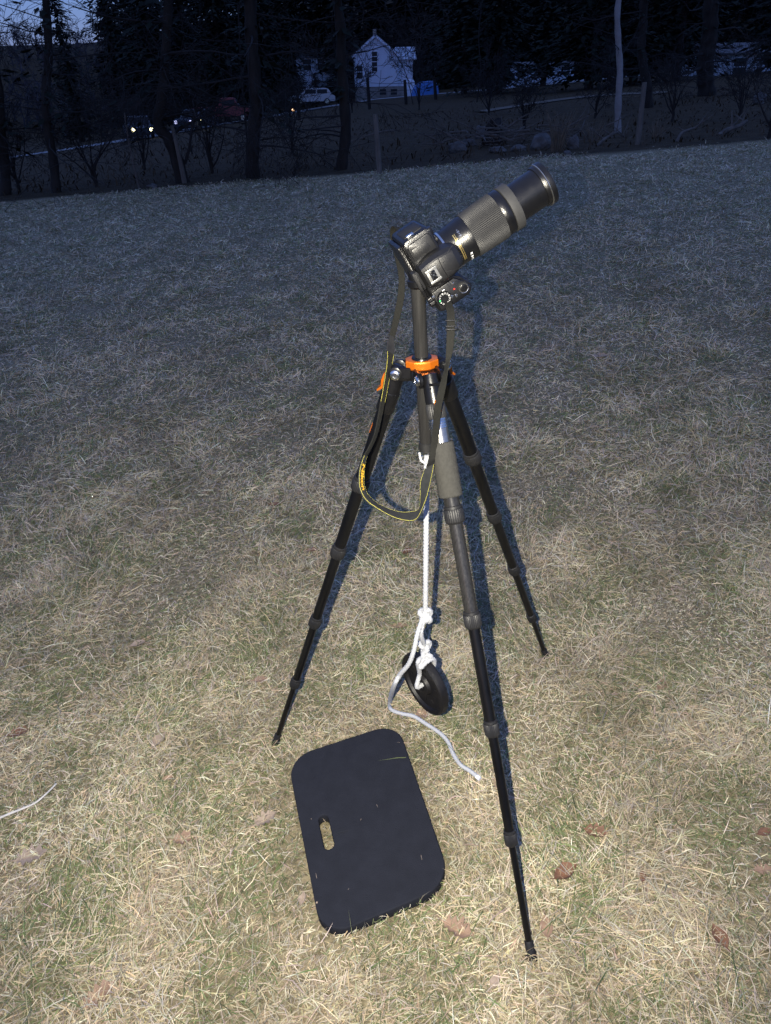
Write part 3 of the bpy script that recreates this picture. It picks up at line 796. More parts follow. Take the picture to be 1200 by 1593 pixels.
th = [((605, 523), (614, 526), 1.252, 1.257), ((612, 495), (622, 497), 1.26, 1.262), ((618, 462), (629, 464), 1.262, 1.262), ((620, 430), (630, 431), 1.258, 1.254), ((613, 395), (624, 394), 1.25, 1.24), ((607, 366), (618, 362), 1.225, 1.215), ((610, 352), (622, 354), 1.195, 1.185), ((620, 360), (629, 368), 1.165, 1.160), ((632, 381), (640, 389), 1.125, 1.122), ((640, 389), (650, 396), 1.108, 1.106)]
ribbon_mesh(ribbon(th, 8), .0016, 'webbing', M['webbing'], strap)
mb = MB(); mb.tube([P(624, 378, 1.146), P(637, 370, 1.146)], .0011, 6); mb.tube([P(619, 371, 1.152), P(632, 363, 1.152)], .0011, 6); mb.build('slider', M['steel'], strap)
# lettering on the pad (yellow, reads down the left side)
def lettering():
    cu = bpy.data.curves.new('txt', 'FONT'); cu.body = 'Nikon'; cu.size = 1.0; cu.shear = .2; cu.resolution_u = 3; cu.offset = .035
    tmp = bpy.data.objects.new('tmp', cu); col.objects.link(tmp)
    bpy.context.view_layer.update()
    me = bpy.data.meshes.new_from_object(tmp.evaluated_get(bpy.context.evaluated_depsgraph_get())); bpy.data.objects.remove(tmp)
    xs = [v.co.x for v in me.vertices]; ys = [v.co.y for v in me.vertices]
    x0, x1 = min(xs), max(xs); y0, y1 = 0.0, max(ys)
    rows = PADR[::-1]
    mids = [(a+b)/2 for a, b in rows]
    # text runs from z6 y~157 to y~310
    def nearest(px, py):
        best = min(range(len(mids)), key=lambda i: (lambda v: (CX+F*v.dot(RT)/v.dot(FW)-px)**2+(CY-F*v.dot(UP)/v.dot(FW)-py)**2)(mids[i]-CAM)); return best
    i0 = nearest(*z6(163, 155)); i1 = nearest(*z6(168, 312))
    for v in me.vertices:
        u = i0 + (v.co.x-x0)/(x1-x0)*(i1-i0); k = min(len(rows)-2, int(u)); fr = u-k
        a = rows[k][0].lerp(rows[k+1][0], fr); b = rows[k][1].lerp(rows[k+1][1], fr)
        t = (mids[k+1]-mids[k]).normalized(); nn = t.cross(b-a).normalized()
        q0 = (a+b)/2
        if nn.dot(CAM-q0) < 0: nn = -nn
        s = .80 - .60*(v.co.y-y0)/(y1-y0)       # letter tops towards the inner edge a
        v.co = a.lerp(b, s) + nn*(.0032*.5*1.3+.0005) - ORG['camera_strap']
    me.materials.clear(); me.materials.append(M['gold_print'])
    o = bpy.data.objects.new('lettering', me); col.objects.link(o); o.parent = pd
lettering()

# ------------------------------------------------------------------ weight plate and rope
RX = HOOK + Vector((0, 0, -.014))
def plumb(py):     # point of the plumb line under the hook that shows at photo row py
    lo, hi = 0.0, 1.0
    for _ in range(50):
        m_ = (lo+hi)/2; v = RX-Vector((0, 0, m_))-CAM
        if CY-F*v.dot(UP)/v.dot(FW) < py: lo = m_
        else: hi = m_
    return RX-Vector((0, 0, lo))
HOLE = plumb(1064); dpl = (HOLE-CAM).dot(FW)
HOLE = P(661, 1063, dpl)
vd2 = (HOLE-CAM).normalized(); rV2 = (RT - vd2*RT.dot(vd2)).normalized(); uV2 = rV2.cross(vd2).normalized()
if uV2.dot(UP) < 0: uV2 = -uV2
pn = (rV2*-.80 + uV2*-.46 - vd2*.40).normalized()      # the face we see
PR = .0755; PTH = .020
print('plate height', HOLE.z-ground_z(HOLE.x, HOLE.y))
plate = empty('weight_plate', HOLE); tag(plate, 'round black iron weight plate hanging from the white rope', 'weight plate')
def plate_mesh():
    mb = MB(); u, v, d = frame(pn); n = 64
    prof = [(.013, -PTH/2), (.013, PTH/2), (.0235, PTH/2), (.025, PTH/2-.004), (.027, PTH/2-.007), (PR-.016, PTH/2-.007), (PR-.013, PTH/2-.001), (PR-.004, PTH/2), (PR-.001, PTH/2-.003), (PR, 0),
            (PR-.001, -PTH/2+.003), (PR-.004, -PTH/2), (PR-.013, -PTH/2+.001), (PR-.016, -PTH/2+.007), (.027, -PTH/2+.007), (.025, -PTH/2+.004), (.0235, -PTH/2), (.013, -PTH/2)]
    rings = [[HOLE + (u*math.cos(2*PI*k/n)+v*math.sin(2*PI*k/n))*r + d*z for k in range(n)] for r, z in prof]
    mb.ring_loft(rings, True, False); dsc = mb.build('disc', M['iron'], plate, angle=28)
    for sg in (1, -1):
        for k in range(11):          # cast characters round the face, worn past reading
            a = 2*PI*k/11; mb = MB(); c = HOLE + (u*math.cos(a)+v*math.sin(a))*.043 + d*sg*(PTH/2-.0066)
            ra = u*math.cos(a)+v*math.sin(a); tg = d.cross(ra)
            mb.box(c, (ra, tg, d), (.0045, .0011 if k % 2 else .003, .0008), .0004); mb.build('cast_mark', M['iron'], dsc)
    return dsc
plate_mesh()

def rope_tube(pts, r, name, parent, n=18, step=.0017):
    """round braid: diamond bumps run both ways round the rope"""
    pts = [Vector(p) for p in pts]
    acc = [0]
    for i in range(1, len(pts)): acc.append(acc[-1]+(pts[i]-pts[i-1]).length)
    m_ = max(4, int(acc[-1]/step)); out = []; j = 0
    for k in range(m_+1):
        t = acc[-1]*k/m_
        while j < len(acc)-2 and acc[j+1] < t: j += 1
        f = (t-acc[j])/max(1e-9, acc[j+1]-acc[j]); out.append((pts[j].lerp(pts[j+1], f), t))
    mb = MB(); rings = []; u = None
    for i, (p, t) in enumerate(out):
        d = (out[min(i+1, len(out)-1)][0]-out[max(i-1, 0)][0]).normalized()
        if u is None: u = frame(d)[0]
        u = (u-d*u.dot(d)).normalized(); v = d.cross(u); ring = []
        for k in range(n):
            a = 2*PI*k/n; q = 2*PI*t/.0165
            rr = r*(1+.34*abs(math.sin(2*a+q))*abs(math.cos(2*a-q))-.15)
            if i in (0, len(out)-1): rr *= .75
            ring.append(p+(u*math.cos(a)+v*math.sin(a))*rr)
        rings.append(ring)
    mb.ring_loft(rings); return mb.build(name, M['rope'], parent, angle=80)
rope = empty('rope', HOLE)
tag(rope, 'white braided rope hanging from the tripod column, its tail on the grass', 'rope')
RR = .0052
K1 = plumb(956); K2 = plumb(1012)
def sm(pts, n=8): return [Vector(p) for p in cat_rom([tuple(p) for p in pts], n)]
rope_tube(sm([RX+Vector((0, 0, .012)), RX, plumb(760), plumb(850), plumb(930), K1]), RR, 'hanging_line', rope)
# frayed loop around the hook
rope_tube(sm([RX+RT*.011+Vector((0, 0, .014)), RX+RT*.009-FW*.008, RX-FW*.010+Vector((0, 0, -.004)), RX-RT*.010-FW*.006, RX-RT*.014+Vector((0, 0, .018))]), .0022, 'hook_whipping', rope)
def knot(c, s, name, ax):
    u, v, d = ax; pts = []
    for k in range(61):
        t = 2*PI*k/60
        pts.append(c + (u*(math.sin(t)+2*math.sin(2*t))*.30 + v*(math.cos(t)-2*math.cos(2*t))*.34 - d*math.sin(3*t)*.42)*s)
    return rope_tube(pts, RR*1.02, name, rope)
VW = -(K1-CAM).normalized()
knot(K1+UP*0, .0135, 'knot', (RT, UP, VW)); knot(K1-UP*.006+RT*.002, .010, 'knot', ((RT+UP).normalized(), (UP-RT).normalized(), VW))
knot(K2+UP*.010, .0125, 'knot', (RT, UP, VW)); knot(K2-UP*.014+RT*.002, .0120, 'knot', ((RT-UP).normalized(), (UP+RT).normalized(), VW))
dk = (K1-CAM).dot(FW)
rope_tube(sm([K1, P(655, 985, (K1-CAM).dot(FW)), K2+UP*.012]), RR*.95, 'short_line', rope)
# loop through the plate: down the near face into the hole, round the back and over the rim
hd = dpl
fr = pn*.028
seenface = HOLE + pn*.014
upin = (Vector((0, 0, 1)) - pn*pn.z).normalized()
k2d = (K2-CAM).dot(FW)
best = None
for k in range(180):
    w_ = (upin*math.cos(2*PI*k/180) + pn.cross(upin)*math.sin(2*PI*k/180)); v = HOLE - pn*.006 + w_*PR - CAM
    e_ = (CX+F*v.dot(RT)/v.dot(FW)-668)**2 + (CY-F*v.dot(UP)/v.dot(FW)-1031)**2
    if best is None or e_ < best[0]: best = (e_, w_)
wd_ = best[1]
loop = [K2 - UP*.015 - RT*.006, P(650.5, 1030, k2d-.012), P(653, 1048, hd-.018), HOLE+pn*.022+upin*.004, HOLE+pn*.004, HOLE-pn*.014+wd_*.004, HOLE-pn*.0185+wd_*.035, HOLE-pn*.019+wd_*.068, HOLE-pn*.011+wd_*.0815, HOLE+pn*.006+wd_*.0825, HOLE+pn*.018+wd_*.074, P(655, 1032, k2d-.006), K2 - UP*.010]
rope_tube(sm(loop), RR*.95, 'plate_loop', rope)
gl = lambda x, y, l=.006: G0(x, y, l+.020)
t0 = (K1-CAM).dot(FW)
tail = [K1-RT*.003, P(650, 985, t0-.012), P(644, 1012, t0-.006), P(636, 1033, t0+.015), P(622, 1050, t0+.05), P(613, 1068, t0+.085), gl(607, 1090, .016), gl(608, 1103, .012), gl(624, 1110, .012), gl(643, 1114, .013), gl(663, 1126, .012), gl(684, 1140, .014), gl(697, 1154, .013), gl(706, 1174, .012), gl(717, 1190, .012), gl(731, 1199, .013), gl(746, 1211, .012)]
rope_tube(sm(tail), RR*.92, 'tail', rope)
mb = MB(); q = gl(746, 1211, .012); dq = (gl(746, 1211, .012)-gl(731, 1199, .013)).normalized(); mb.lathe(q-dq*.008, q+dq*.01, [(0, .0053), (.009, .0056), (.0095, .004)], 14); mb.build('sealed_end', M['white_print'], rope)

# ------------------------------------------------------------------ fallen leaves and a stalk
def leaf(px, py, size, kind, shape, rot, curl, label, grp='fallen leaves on the lawn'):
    c = G0(px, py, .022); r = random.Random(int(px*7+py))
    if shape == 'oak':
        half = [(0, 0), (.10, .03), (.17, .20), (.24, .12), (.34, .30), (.42, .15), (.55, .34), (.63, .16), (.76, .26), (.86, .10), (1, .01)]
    elif shape == 'oval':
        half = [(0, 0), (.10, .10), (.25, .21), (.42, .27), (.6, .25), (.78, .16), (.9, .07), (1, .005)]
    else:
        half = [(0, 0), (.12, .16), (.25, .33), (.33, .22), (.5, .40), (.6, .24), (.78, .28), (.84, .12), (1, .02)]
    v = []; f = []
    ex = Vector((math.cos(rot), math.sin(rot), GS*math.cos(rot)+GT*math.sin(rot))).normalized(); ey = GN.cross(ex)
    for (t, h) in half:
        for k in (-1, -.55, 0, .55, 1):
            h2 = h*(1+.12*r.uniform(-1, 1))
            x = (t-.5)*size; y = k*h2*size
            zz = curl*size*((k*k)*h*1.6 + (t-.5)**2*1.2) - .006 + .02*size*r.uniform(-1, 1) + .05*size*math.sin(t*9+k*2)*abs(curl)
            v.append(c + ex*x + ey*y + GN*zz)
    n = len(half)
    for i in range(n-1):
        for k in range(4): a = i*5+k; f.append((a, a+1, a+6, a+5))
    top = len(v)
    th = GN*.0007
    v += [p-th for p in v]; f += [tuple(q+top for q in fc[::-1]) for fc in f]
    root = empty('fallen_leaf', c)
    mb = MB(); mb.v = v; mb.f = f; mb.build('blade', M[kind], root, angle=180)
    mb = MB(); mb.tube([c+ex*size*t + GN*(curl*size*t*t*1.2-.0052) for t in (-.68, -.5, -.2, .1, .45)], [.0009, .0010, .0008, .0006, .0003], 5); mb.build('stem', M[kind], root)
    tag(root, label, 'leaf', grp)
for a in [
    (880, 1357, .060, 'leaf_rust', 'oval', .5, .55, 'curled bright rust-brown leaf right of the near tripod foot'),
    (928, 1293, .050, 'leaf_rust', 'lobed', -.3, .35, 'rust-brown lobed leaf, highest of those right of the near leg'),
    (1000, 1361, .028, 'leaf_rust', 'oval', 1.2, .3, 'tiny rust-brown leaf between two bigger ones at lower right'),
    (1120, 1456, .048, 'leaf_rust', 'oval', 1.75, .45, 'upright folded rust leaf near the bottom right corner'),
    (1188, 1350, .040, 'leaf_tan', 'oak', .1, .2, 'tan leaf at the right edge of the lawn, lower right'),
    (712, 1444, .068, 'leaf_tan', 'oak', -.5, .4, 'tan lobed leaf between the kneeling pad and the near tripod foot'),
    (850, 1440, .045, 'leaf_tan', 'oval', 1.5, .3, 'tan leaf standing just above the near tripod foot'),
    (770, 1525, .030, 'leaf_grey', 'oval', .9, .2, 'small pale leaf left below the near tripod foot'),
    (153, 1546, .068, 'leaf_tan', 'oak', .75, .25, 'pinkish tan oak leaf in the bottom left corner'),
    (262, 1208, .026, 'leaf_tan', 'oval', .2, .3, 'small pinkish leaf on grass left of the pad top'),
    (412, 1273, .060, 'leaf_grey', 'oak', .6, .3, 'pale brown leaf just left of the pad slot'),
    (286, 1303, .048, 'leaf_tan', 'lobed', .1, .3, 'tan leaf on grass well left of the pad'),
    (46, 1330, .075, 'leaf_grey', 'oak', .3, .2, 'pale grey-brown leaf below the white stalk at left edge'),
    (30, 1137, .055, 'leaf_rust', 'lobed', .4, .2, 'dull brown leaf at left edge above the white stalk'),
    (214, 1000, .050, 'leaf_grey', 'oval', .5, .3, 'pale leaf lying far left of the left tripod foot'),
    (404, 1055, .042, 'leaf_tan', 'oval', .2, .2, 'tan leaf left of the left tripod leg'),
    (247, 1150, .055, 'leaf_grey', 'oval', 1.1, .3, 'pale oval leaf left of the left tripod foot'),
    (485, 854, .045, 'leaf_rust', 'oval', .1, .2, 'thin red-brown leaf beside the left leg lock'),
    (636, 855, .050, 'leaf_rust', 'lobed', .6, .2, 'dark red leaf left of the hanging rope'),
    (428, 783, .050, 'leaf_rust', 'oval', -.1, .2, 'dull red leaf far left of the strap loop'),
    (661, 1108, .050, 'leaf_tan', 'lobed', .2, .25, 'pinkish leaf under the weight plate by the rope tail'),
    (622, 972, .048, 'leaf_tan', 'oval', -.1, .25, 'tan leaf left of the rope knot'),
    (1030, 1062, .045, 'leaf_tan', 'oval', .9, .2, 'tan leaf far right of the right tripod foot'),
    (1012, 795, .060, 'leaf_grey', 'oval', .1, .2, 'grey leaf far right of the right leg locks'),
    (935, 553, .090, 'leaf_grey', 'lobed', .1, .2, 'far pale leaf on the lawn right of the tripod collar'),
    (1190, 1292, .035, 'leaf_rust', 'oval', .3, .3, 'brown leaf cut by the right edge of the picture'),
    (470, 1395, .030, 'leaf_grey', 'oval', 1.4, .3, 'slim pale leaf beside the lower left edge of the pad'),
]: leaf(*a)
st = empty('dry_stalk', G0(40, 1255, .02))
tag(st, 'long pale white dry stalk bent on the lawn at left edge', 'stalk')
mb = MB(); mb.tube(sm([G0(-25, 1283, .03), G0(10, 1268, .034), G0(35, 1258, .036), G0(55, 1249, .034), G0(72, 1235, .036), G0(88, 1219, .03)]), [.0030-.00006*i*.5 for i in range(41)], 8); mb.build('stem', M['stalk'], st)

# ------------------------------------------------------------------ background : road and path
strip('road', [(-60, 52), (-34, 56), (-20, 64), (-13, 76), (-5, 86), (6, 92), (30, 95)], 3.0, M['road'], 'pale gravel road climbing past the houses')
q = [gp(745, 178), gp(820, 167), gp(890, 158), gp(960, 152), gp(1040, 148)]
strip('path', [(p.x, p.y) for p in q], .35, M['path'], 'pale trodden path crossing the rough meadow')

# ------------------------------------------------------------------ trees
RMIN = .0035
def limb(mb, p, d, L, r, depth, rnd, n=6, droop=0.0, kids=(3, 5), spread=.7, tips=None):
    seg = 5; pts = [p]; rad = [r]; q = p.copy(); dd = d.normalized()
    for i in range(seg):
        dd = (dd + Vector((rnd.gauss(0, .13), rnd.gauss(0, .13), rnd.gauss(0, .10)-droop))).normalized()
        q = q + dd*(L/seg); pts.append(q.copy()); rad.append(max(RMIN, r*(1-.75*(i+1)/seg)))
    mb.tube(pts, rad, n, False)
    if depth <= 0: return
    for k in range(rnd.randint(*kids)):
        t = rnd.uniform(.25, .98); i = min(seg-1, int(t*seg)); b = pts[i].lerp(pts[i+1], t*seg-i)
        u, v, _ = frame(dd); a = rnd.uniform(0, 6.28)
        nd = (dd*.8 + (u*math.cos(a)+v*math.sin(a))*spread).normalized()
        limb(mb, b, nd, L*rnd.uniform(.4, .65), rad[i]*.55, depth-1, rnd, max(3, n-1), droop, kids, spread)

def conifer_crown(mb, h0, H, rad, rnd, dens=1.0, size=.35):
    """whorls of drooping boughs carrying many small needle sprays"""
    z = h0
    while z < H-.2:
        f = (H-z)/(H-h0); Lb = rad*(f**.75)*rnd.uniform(.75, 1.1)+.15
        for k in range(max(4, int(rnd.uniform(5, 8)*dens))):
            a = rnd.uniform(0, 6.28); LL = Lb*rnd.uniform(.6, 1.1); dr = rnd.uniform(.15, .45)
            m_ = max(3, int(LL/(size*.55)))
            for i in range(m_):
                t = (i+rnd.random())/m_; rr = LL*t; zz = z - dr*rr*t + rnd.uniform(-.1, .1)
                c = Vector((math.cos(a)*rr, math.sin(a)*rr, zz))
                s_ = size*rnd.uniform(.5, 1.2)*(1.1-.5*t)
                a2 = a+rnd.uniform(-.9, .9); ex = Vector((math.cos(a2), math.sin(a2), -dr+rnd.uniform(-.3, .2))).normalized(); ey = Vector((-math.sin(a2), math.cos(a2), rnd.uniform(-.5, .5))).normalized()
                b = len(mb.v); mb.v += [c-ex*s_*.3, c+ey*s_*.28+ex*s_*.2, c+ex*s_, c-ey*s_*.28+ex*s_*.2]; mb.f.append((b, b+1, b+2, b+3))
        z += rnd.uniform(.22, .42)/dens

def local_tree(name, parts, loc):
    root = empty(name, loc); obs = []
    for nm, mb, m in parts:
        me = None
        mb2 = MB(); mb2.v = mb.v; mb2.f = mb.f
        o = mb2.build(nm, m, None, True, 60); o.parent = root; o.location = (0, 0, 0); obs.append(o)
    return root
def copy_tree(src, loc, rz, sc):
    r = src.copy(); col.objects.link(r); r.location = loc; r.rotation_euler = (0, 0, rz); r.scale = (sc, sc, sc)
    for ch in list(src.children):
        c = ch.copy(); col.objects.link(c); c.parent = r
    return r

def trunk_mb(pts, rads, rnd, n=12):
    mb = MB(); P_ = [Vector(p) for p in cat_rom(pts, 6)]; k = len(P_)
    rr = np.interp(np.linspace(0, 1, k), np.linspace(0, 1, len(rads)), rads)
    mb.tube(P_, [max(.01, r*(1+.08*math.sin(i*1.3+rnd.random()*.8))) for i, r in enumerate(rr)], n); return mb

def edge_tree(px, py, toppx, wpx, H, label, seed, barkm='bark', low=.6, nl=18, twig=True, crown_m='twig', needles=0.0, nlow=1.4, depth=2, lmax=2.6):
    rnd = random.Random(seed); b = gp(px, py); t = atY(toppx, 0, b.y); r0 = wpx/2/F*(b-CAM).dot(FW)
    lean = (t-b); f = lean/(lean.z)
    L_ = lambda z: Vector((f.x*z + .07*math.sin(z*1.5+seed) + .03*math.sin(z*3.7+seed*2), .05*math.sin(z*.9+seed*2), z))
    zs = [-.15, .15, .6, 1.1, 1.6, 2.1, 2.7, 3.3, 4.2, 5, 7, H*.8, H]
    zs = sorted(set(z for z in zs if z <= H))
    lean_stop = lambda z: L_(min(z, 4.0)) + Vector((0, 0, max(0, z-4.0)))
    mb = trunk_mb([tuple(lean_stop(z)) for z in zs], [r0*1.35] + [r0*max(.06, 1-.9*z/H) for z in zs[1:]], rnd)
    cr = MB()
    for k in range(nl):
        z = low + (H*.92-low)*(k/nl)**1.5*1.0; a = rnd.uniform(0, 6.28)
        LL = lmax*rnd.uniform(.5, 1.0)*(1-.5*z/H); up_ = rnd.uniform(-.15, .35)
        limb(cr, lean_stop(z), Vector((math.cos(a), math.sin(a), up_)), LL, r0*.20*rnd.uniform(.5, 1)*(1-.5*z/H), depth, rnd, 5, .02, (3, 5))
    parts = [('trunk', mb, M[barkm]), ('crown', cr, M[crown_m])]
    if needles:
        nb = MB(); conifer_crown(nb, nlow, H, needles, rnd, .75, .22)
        nb.v = [q + lean_stop(max(0, q.z))*Vector((1, 1, 0)) for q in nb.v] if False else [Vector((q.x+lean_stop(max(0, q.z)).x, q.y, q.z)) for q in nb.v]; parts.append(('needles', nb, M['needle']))
    o = local_tree('tree', parts, b); tag(o, label, 'tree', 'trees along the lawn edge'); return o
edge_tree(88, 300, 66, 14, 11, 'dark leafless tree on the lawn edge, leftmost, against the sky patch', 3, nl=40, low=.9, depth=3, lmax=3.0, needles=.8, nlow=1.1)
edge_tree(2, 305, -14, 16, 10, 'dark tree cut by the left edge of the picture', 13, nl=22, low=1.0, depth=2, lmax=2.6, needles=.7, nlow=.8)
edge_tree(402, 276, 384, 21, 13, 'thick dark trunk left of the white parked car', 5, nl=30, low=.5, depth=3, needles=.75, nlow=1.0)
edge_tree(534, 264, 524, 17, 12, 'dark trunk standing just left of the white house', 6, nl=30, low=.5, depth=3, lmax=1.8, needles=.30, nlow=1.2)
edge_tree(957, 208, 969, 10.5, 9, 'slim pale-barked tree rising on the right', 8, 'birch', nl=14, low=1.3, depth=1, lmax=1.2)
edge_tree(1008, 168, 1000, 15, 11, 'dark trunk just right of the pale-barked tree', 9, nl=24, low=.6, depth=3, needles=.7, nlow=1.5)
edge_tree(1101, 150, 1104, 26, 13, 'broad dark trunk in front of the right-hand pale house', 10, nl=24, low=.8, depth=3, needles=.8, nlow=1.7)
# bent double trunk on the left
def bent_tree():
    rnd = random.Random(4); b = gp(284, 284); r0 = .085
    T = lambda px, py: atY(px, py, b.y)-b
    mb = trunk_mb([tuple(T(286, 292)), tuple(T(276, 250)), tuple(T(262, 215)), tuple(T(246, 195)), tuple(T(252, 150)), tuple(T(258, 90)), tuple(T(262, 0)), tuple(T(270, -200)), tuple(T(272, -420))], [.13, .115, .10, .09, .085, .08, .07, .05, .02], rnd)
    cr = MB()
    limb(cr, T(288, 255), Vector((.5, .1, 1)), 1.4, .03, 2, rnd); limb(cr, T(262, 215), Vector((.9, 0, .6)), 1.5, .035, 2, rnd)
    nb = MB(); conifer_crown(nb, 1.0, 7.5, 1.0, rnd, .8, .22); nb.v = [q+Vector((T(256, 100).x, 0, 0)) for q in nb.v]
    for k in range(22):
        t = rnd.uniform(-400, 190); a = rnd.uniform(0, 6.28); limb(cr, T(258, t), Vector((math.cos(a), math.sin(a), .1)), rnd.uniform(.8, 2.2), .025, 2, rnd, 4)
    o = local_tree('tree', [('trunk', mb, M['bark']), ('crown', cr, M['twig']), ('needles', nb, M['needle'])], b)
    tag(o, 'crooked dark tree right of the bright car headlights', 'tree', 'trees along the lawn edge')
    m2 = MB(); c = gp(288, 285); T2 = lambda px, py: atY(px, py, c.y)
    m2.tube([T2(289, 292), T2(283, 262), T2(275, 225), T2(268, 196)], [.045, .042, .036, .03], 8); o2 = m2.build('leaning_pole', M['dead_wood']); tag(o2, 'pale bare pole leaning against the crooked tree', 'pole')
bent_tree()
def sapling(pts, label, m='dead_wood', r=.02, seed=1, py0=None):
    rnd = random.Random(seed); b = gp(*pts[0]); W = [atY(x, y, b.y)-b for x, y in pts]
    W[0] = W[0]-Vector((0, 0, .1)); mb = MB(); mb.tube(sm(W, 5), [r*(1-.5*i/(5*(len(W)-1))) for i in range(5*(len(W)-1)+1)], 6)
    cr = MB()
    for k in range(7): limb(cr, W[-1].lerp(W[-2], rnd.random()), Vector((rnd.uniform(-1, 1), rnd.uniform(-1, 1), .6)), rnd.uniform(.3, .9), r*.4, 1, rnd, 4)
    o = local_tree('sapling', [('trunk', mb, M[m]), ('crown', cr, M['twig'])], b); tag(o, label, 'sapling', 'thin saplings along the lawn edge')
sapling([(218, 294), (208, 255), (200, 215), (194, 175)], 'thin pale sapling below the bright car headlights', r=.025, seed=2)
sapling([(300, 240), (296, 215), (303, 195)], 'short forked sapling right of the crooked tree', 'bark', .03, 3)
sapling([(388, 250), (376, 120), (372, 40), (368, -30)], 'thin dark stem beside the thick dark trunk', 'bark', .022, 5)
sapling([(742, 158), (748, 110), (745, 60), (750, 0)], 'slim dark sapling right of the blue tarp', 'bark', .05, 6)
sapling([(643, 160), (630, 110), (600, 60), (585, 20)], 'slim bare sapling in front of the white house', 'bark', .035, 7)
sapling([(575, 168), (568, 110), (552, 70), (540, 20)], 'slim bare sapling crossing the left house wall', 'bark', .03, 8)

def bare_shrub(px, py, hpx, n, label, seed, m='twig', spread=.8):
    global RMIN
    rnd = random.Random(seed); b = gp(px, py); H_ = hpx/F*(b-CAM).dot(FW); cr = MB(); st_ = MB(); RMIN = max(.0035, .00022*b.y)
    st_.tube([Vector((0, 0, -.1)), Vector((.02, 0, H_*.12)), Vector((.0, .03, H_*.3))], [.03+H_*.006, .03, .015], 7)
    for k in range(n):
        a = rnd.uniform(0, 6.28); l = abs(rnd.gauss(0, .5))*spread
        limb(cr, Vector((0, 0, H_*rnd.uniform(0, .2))), Vector((math.cos(a)*l, math.sin(a)*l, 1)), H_*rnd.uniform(.5, 1), .012+H_*.004, 3, rnd, 4, -.01, (3, 5), .8)
    RMIN = .0035
    o = local_tree('bare_shrub', [('trunk', st_, M['bark']), ('crown', cr, M[m])], b); tag(o, label, 'shrub', 'bare shrubs on the rough bank')
for i, a in enumerate(((30, 300, 110, 8, 'tangled bare shrub at the left end of the lawn edge'), (150, 290, 130, 8, 'tangled bare shrub between the leftmost trunk and the thin pale sapling'), (330, 270, 120, 8, 'tangled bare shrub between the crooked tree and the thick trunk'), (455, 240, 110, 7, 'tangled bare shrub right of the thick dark trunk'),
    (548, 175, 90, 7, 'bare shrub veiling the left corner of the white house'), (652, 172, 100, 7, 'bare shrub in front of the blue tarp'), (760, 180, 70, 9, 'dense bare shrub above the dark stump'), (815, 205, 55, 8, 'bare shrub behind the big rounded stone'),
    (925, 185, 70, 8, 'bare shrub left of the pale-barked tree'), (1045, 190, 80, 8, 'bare shrub between the leaning post and the broad trunk'), (1150, 185, 80, 8, 'tangled bare shrub near the right edge'), (1195, 215, 90, 7, 'bare shrub cut by the right edge'), (225, 265, 90, 6, 'bare shrub below the bright headlights'))):
    bare_shrub(*a, seed=60+i)

# evergreens between lawn and houses
def make_conifer(seed, H, rad, h0):
    rnd = random.Random(seed); tr = MB(); tr.tube([Vector((0, 0, z)) + Vector((.06*math.sin(z), .06*math.cos(z*.8), 0)) for z in (-.3, .5, 2, 4, H*.6, H)], [.26, .22, .19, .16, .09, .02], 10)
    cr = MB(); conifer_crown(cr, h0, H, rad, rnd, 1.5, .62)
    for k in range(26):
        a = rnd.uniform(0, 6.28); limb(cr, Vector((0, 0, rnd.uniform(.9, h0+1))), Vector((math.cos(a), math.sin(a), -.05)), rnd.uniform(.8, 2.0), .03, 1, rnd, 4, .03)
    return [('trunk', tr, M['bark']), ('crown', cr, M['needle'])]
protos = []
ever = [
    (128, 215, 84, 0, 1.0, 'dark evergreen behind the leftmost trunk, bluish in the dusk'),
    (196, 195, 92, 1, 1.25, 'black evergreen left of and behind the bright headlights'),
    (252, 190, 80, 2, 1.25, 'black evergreen behind the crooked tree'),
    (300, 180, 86, 0, 1.35, 'black evergreen above the dark car with faint headlights'),
    (352, 175, 82, 1, 1.3, 'black evergreen right behind the red pickup truck'),
    (412, 165, 92, 2, 1.25, 'black evergreen behind the thick dark trunk'),
    (446, 160, 104, 0, 1.2, 'black evergreen left of the distant half hidden pale house'),
    (690, 135, 112, 2, 1.3, 'black evergreen just right of the white house'),
    (722, 135, 74, 1, 1.15, 'black evergreen right of the blue tarp'),
    (776, 130, 66, 0, 1.2, 'black evergreen left of the low white building'),
    (846, 130, 76, 1, 1.1, 'black evergreen in front of the low white building'),
    (918, 128, 58, 2, 1.2, 'black evergreen left of the pale-barked tree'),
    (985, 126, 56, 0, 1.2, 'black evergreen behind the pale-barked tree'),
    (1050, 124, 54, 1, 1.1, 'black evergreen left of the right-hand pale house'),
    (1218, 118, 50, 0, 1.1, 'black evergreen cut by the right edge of the picture'),
]
for sd, H_, rd, h0 in ((31, 13, 3.6, .7), (32, 15, 3.9, .9), (33, 14, 4.2, .6)): protos.append(make_conifer(sd, H_, rd, h0))
srcs = {}
for i, (px, py, Y, k, s_, lb) in enumerate(ever):
    p = atY(px, py, Y); p.z = ground_z(p.x, p.y)
    if k not in srcs: o = srcs[k] = local_tree('evergreen_tree', protos[k], p); o.rotation_euler = (0, 0, i*1.3); o.scale = (s_,)*3
    else: o = copy_tree(srcs[k], p, i*1.3, s_)
    tag(o, lb, 'tree', 'dark evergreens between the lawn and the houses')
for px, Y, s_, lb in ((462, 98, .40, 'small dark evergreen shrub left of the white parked car'), (492, 100, .33, 'small dark evergreen shrub above the white parked car'), (528, 97, .46, 'small dark evergreen shrub at the left corner of the white house')):
    p = atY(px, 150, Y); p.z = ground_z(p.x, p.y); o = copy_tree(srcs[1], p, px, s_); o.scale = (s_*1.6, s_*1.6, s_*.72); tag(o, lb, 'shrub', 'evergreen shrubs before the pale house'); o.name = 'evergreen_shrub'
